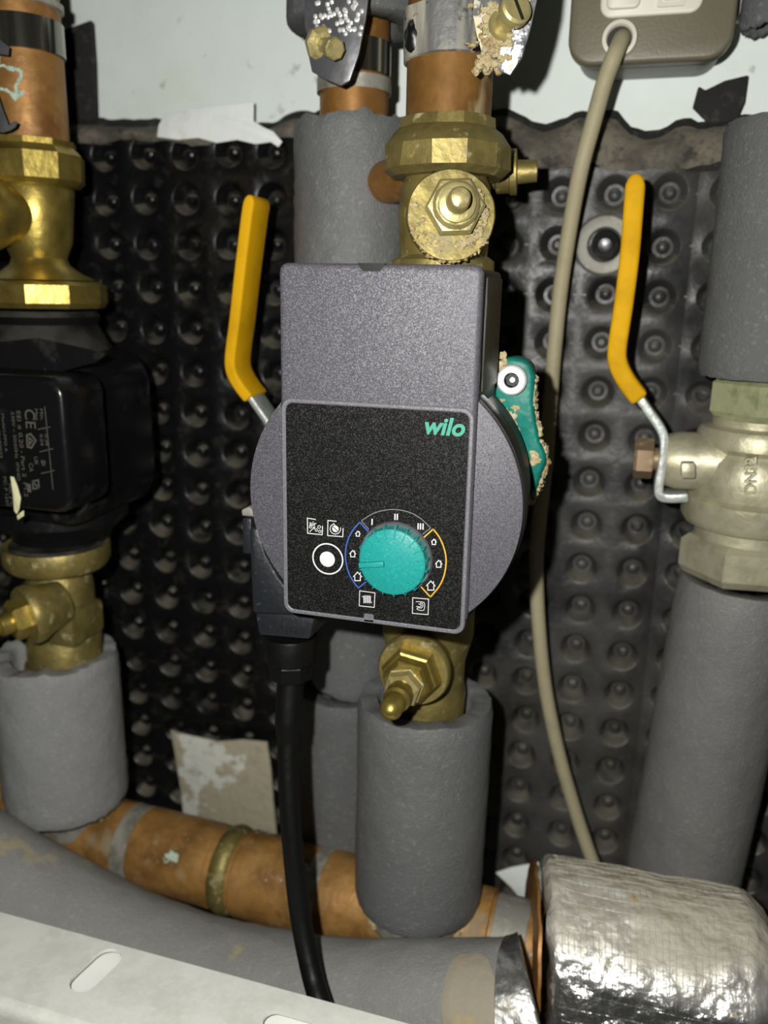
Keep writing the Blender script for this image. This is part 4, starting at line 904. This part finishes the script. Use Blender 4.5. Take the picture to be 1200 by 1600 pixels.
MB().lathe(ca + dn * .0135, dn, [(.0, 0), (.0110, 0), (.0116, .001), (.0112, .0085), (.009, .0095), (0, .0095)], 8).build('gland_nut', 'cable_black', PL, smooth=20)
cp = [ca + dn * .022] + [at(x, y, Y) for x, y, Y in ((451, 1110, .343), (450, 1170, .339), (452, 1250, .333), (459, 1340, .327), (469, 1430, .322), (487, 1520, .312), (505, 1580, .302), (530, 1660, .298))]
cc_ = catmull(cp, 8)
MB().tube(cc_, [.0066 if i < 12 else (.0052 if i > 13 else .0060) for i in range(len(cc_))], 24).build('flex', 'cable_black', PL)

# ------------------------------------------------------------------ slotted bracket, bottom left
ZP = at(300, 1507, .295).z
def bp_(px, py, z=None): return atz(px, py, ZP if z is None else z)
bk = [bp_(-60, 1408.6), bp_(700, 1616.4)]; ft = [bp_(-60, 1536), bp_(160, 1624)]
dB = (bk[1] - bk[0]).normalized()
e0 = bk[0] - dB * .08; e1 = bk[1] + dB * .06
nB = V(dB.y, -dB.x, 0)
depth = (ft[0] - bk[0]).dot(nB); depth = max(depth, .02)
def slot(c, L, W, ang, n=8):
    out = []
    for sgn, a0 in ((1, -90), (-1, 90)):
        for k in range(n + 1):
            a = R(a0 + 180 * k / n); out.append((sgn * (L/2 - W/2) + W/2 * math.cos(a), W/2 * math.sin(a)))
    ca_, sa_ = math.cos(ang), math.sin(ang)
    return [c + V(ca_ * u - sa_ * v_, sa_ * u + ca_ * v_, 0) for u, v_ in out]
br = thing('slotted_bracket', 'pale galvanised slotted steel bracket at the bottom left corner', 'bracket', (e0 + e1) / 2 - V(0, 0, .03))
TH = .0018
s1 = slot(bp_(150, 1515), (bp_(120, 1543) - bp_(183, 1487)).length + .003, .0135, math.atan2((bp_(183, 1487) - bp_(124, 1543)).y, (bp_(183, 1487) - bp_(124, 1543)).x))
sdir = dB
s2c = bp_(412, 1590) + dB * .0225 ; s2 = slot(s2c, .045, .0105, math.atan2(dB.y, dB.x))
s3 = slot(s2c + dB * .075, .045, .0105, math.atan2(dB.y, dB.x))
bm = bmesh.new()
def loop2d(pts): 
    vs = [bm.verts.new((p.x, p.y, ZP)) for p in pts]
    return [bm.edges.new((vs[i], vs[(i+1) % len(vs)])) for i in range(len(vs))]
outer = [e0, e1, e1 + nB * depth, e0 + nB * depth]
ed = loop2d(outer)
for s_ in (s1, s2, s3): ed += loop2d(s_)
bmesh.ops.triangle_fill(bm, use_beauty=True, use_dissolve=False, edges=ed)
ret = bmesh.ops.extrude_face_region(bm, geom=bm.faces[:])
for v in [q for q in ret['geom'] if isinstance(q, bmesh.types.BMVert)]: v.co.z -= TH
MB().addbm(bm).build('top_flange', 'galvanised', br, smooth=30)
g = MB(); pts = []
prof2 = [(0, 0), (.0022, -.0004), (.0040, -.0016), (.0050, -.0034), (.0053, -.006), (.0053, -.030), (.0035, -.030), (.0035, -.006), (.0026, -.0032), (0, -.0018)]
vs = [e0 + nB * (depth + u) + V(0, 0, v_) for u, v_ in prof2] + [e1 + nB * (depth + u) + V(0, 0, v_) for u, v_ in prof2]; n = len(prof2)
g.add(vs, [(i, (i+1) % n, n+(i+1) % n, n+i) for i in range(n)] + [tuple(range(n)), tuple(range(n, 2*n))]).build('front_flange', 'galvanised', br, smooth=45)
g = MB(); zz = -.007
q0, q1 = e0 - nB * .006, e1 - nB * .006
vs = [p + V(0, 0, zz - t_) for t_ in (0, .002) for p in (q0, q1, q1 + nB * (depth + .006), q0 + nB * (depth + .006))]
tag(g.add(vs, [(0, 1, 2, 3), (4, 5, 6, 7), (0, 1, 5, 4), (1, 2, 6, 5), (2, 3, 7, 6), (3, 0, 4, 7)]).build('white_panel', 'white_panel'), 'white panel seen through the slots of the steel bracket', 'panel')
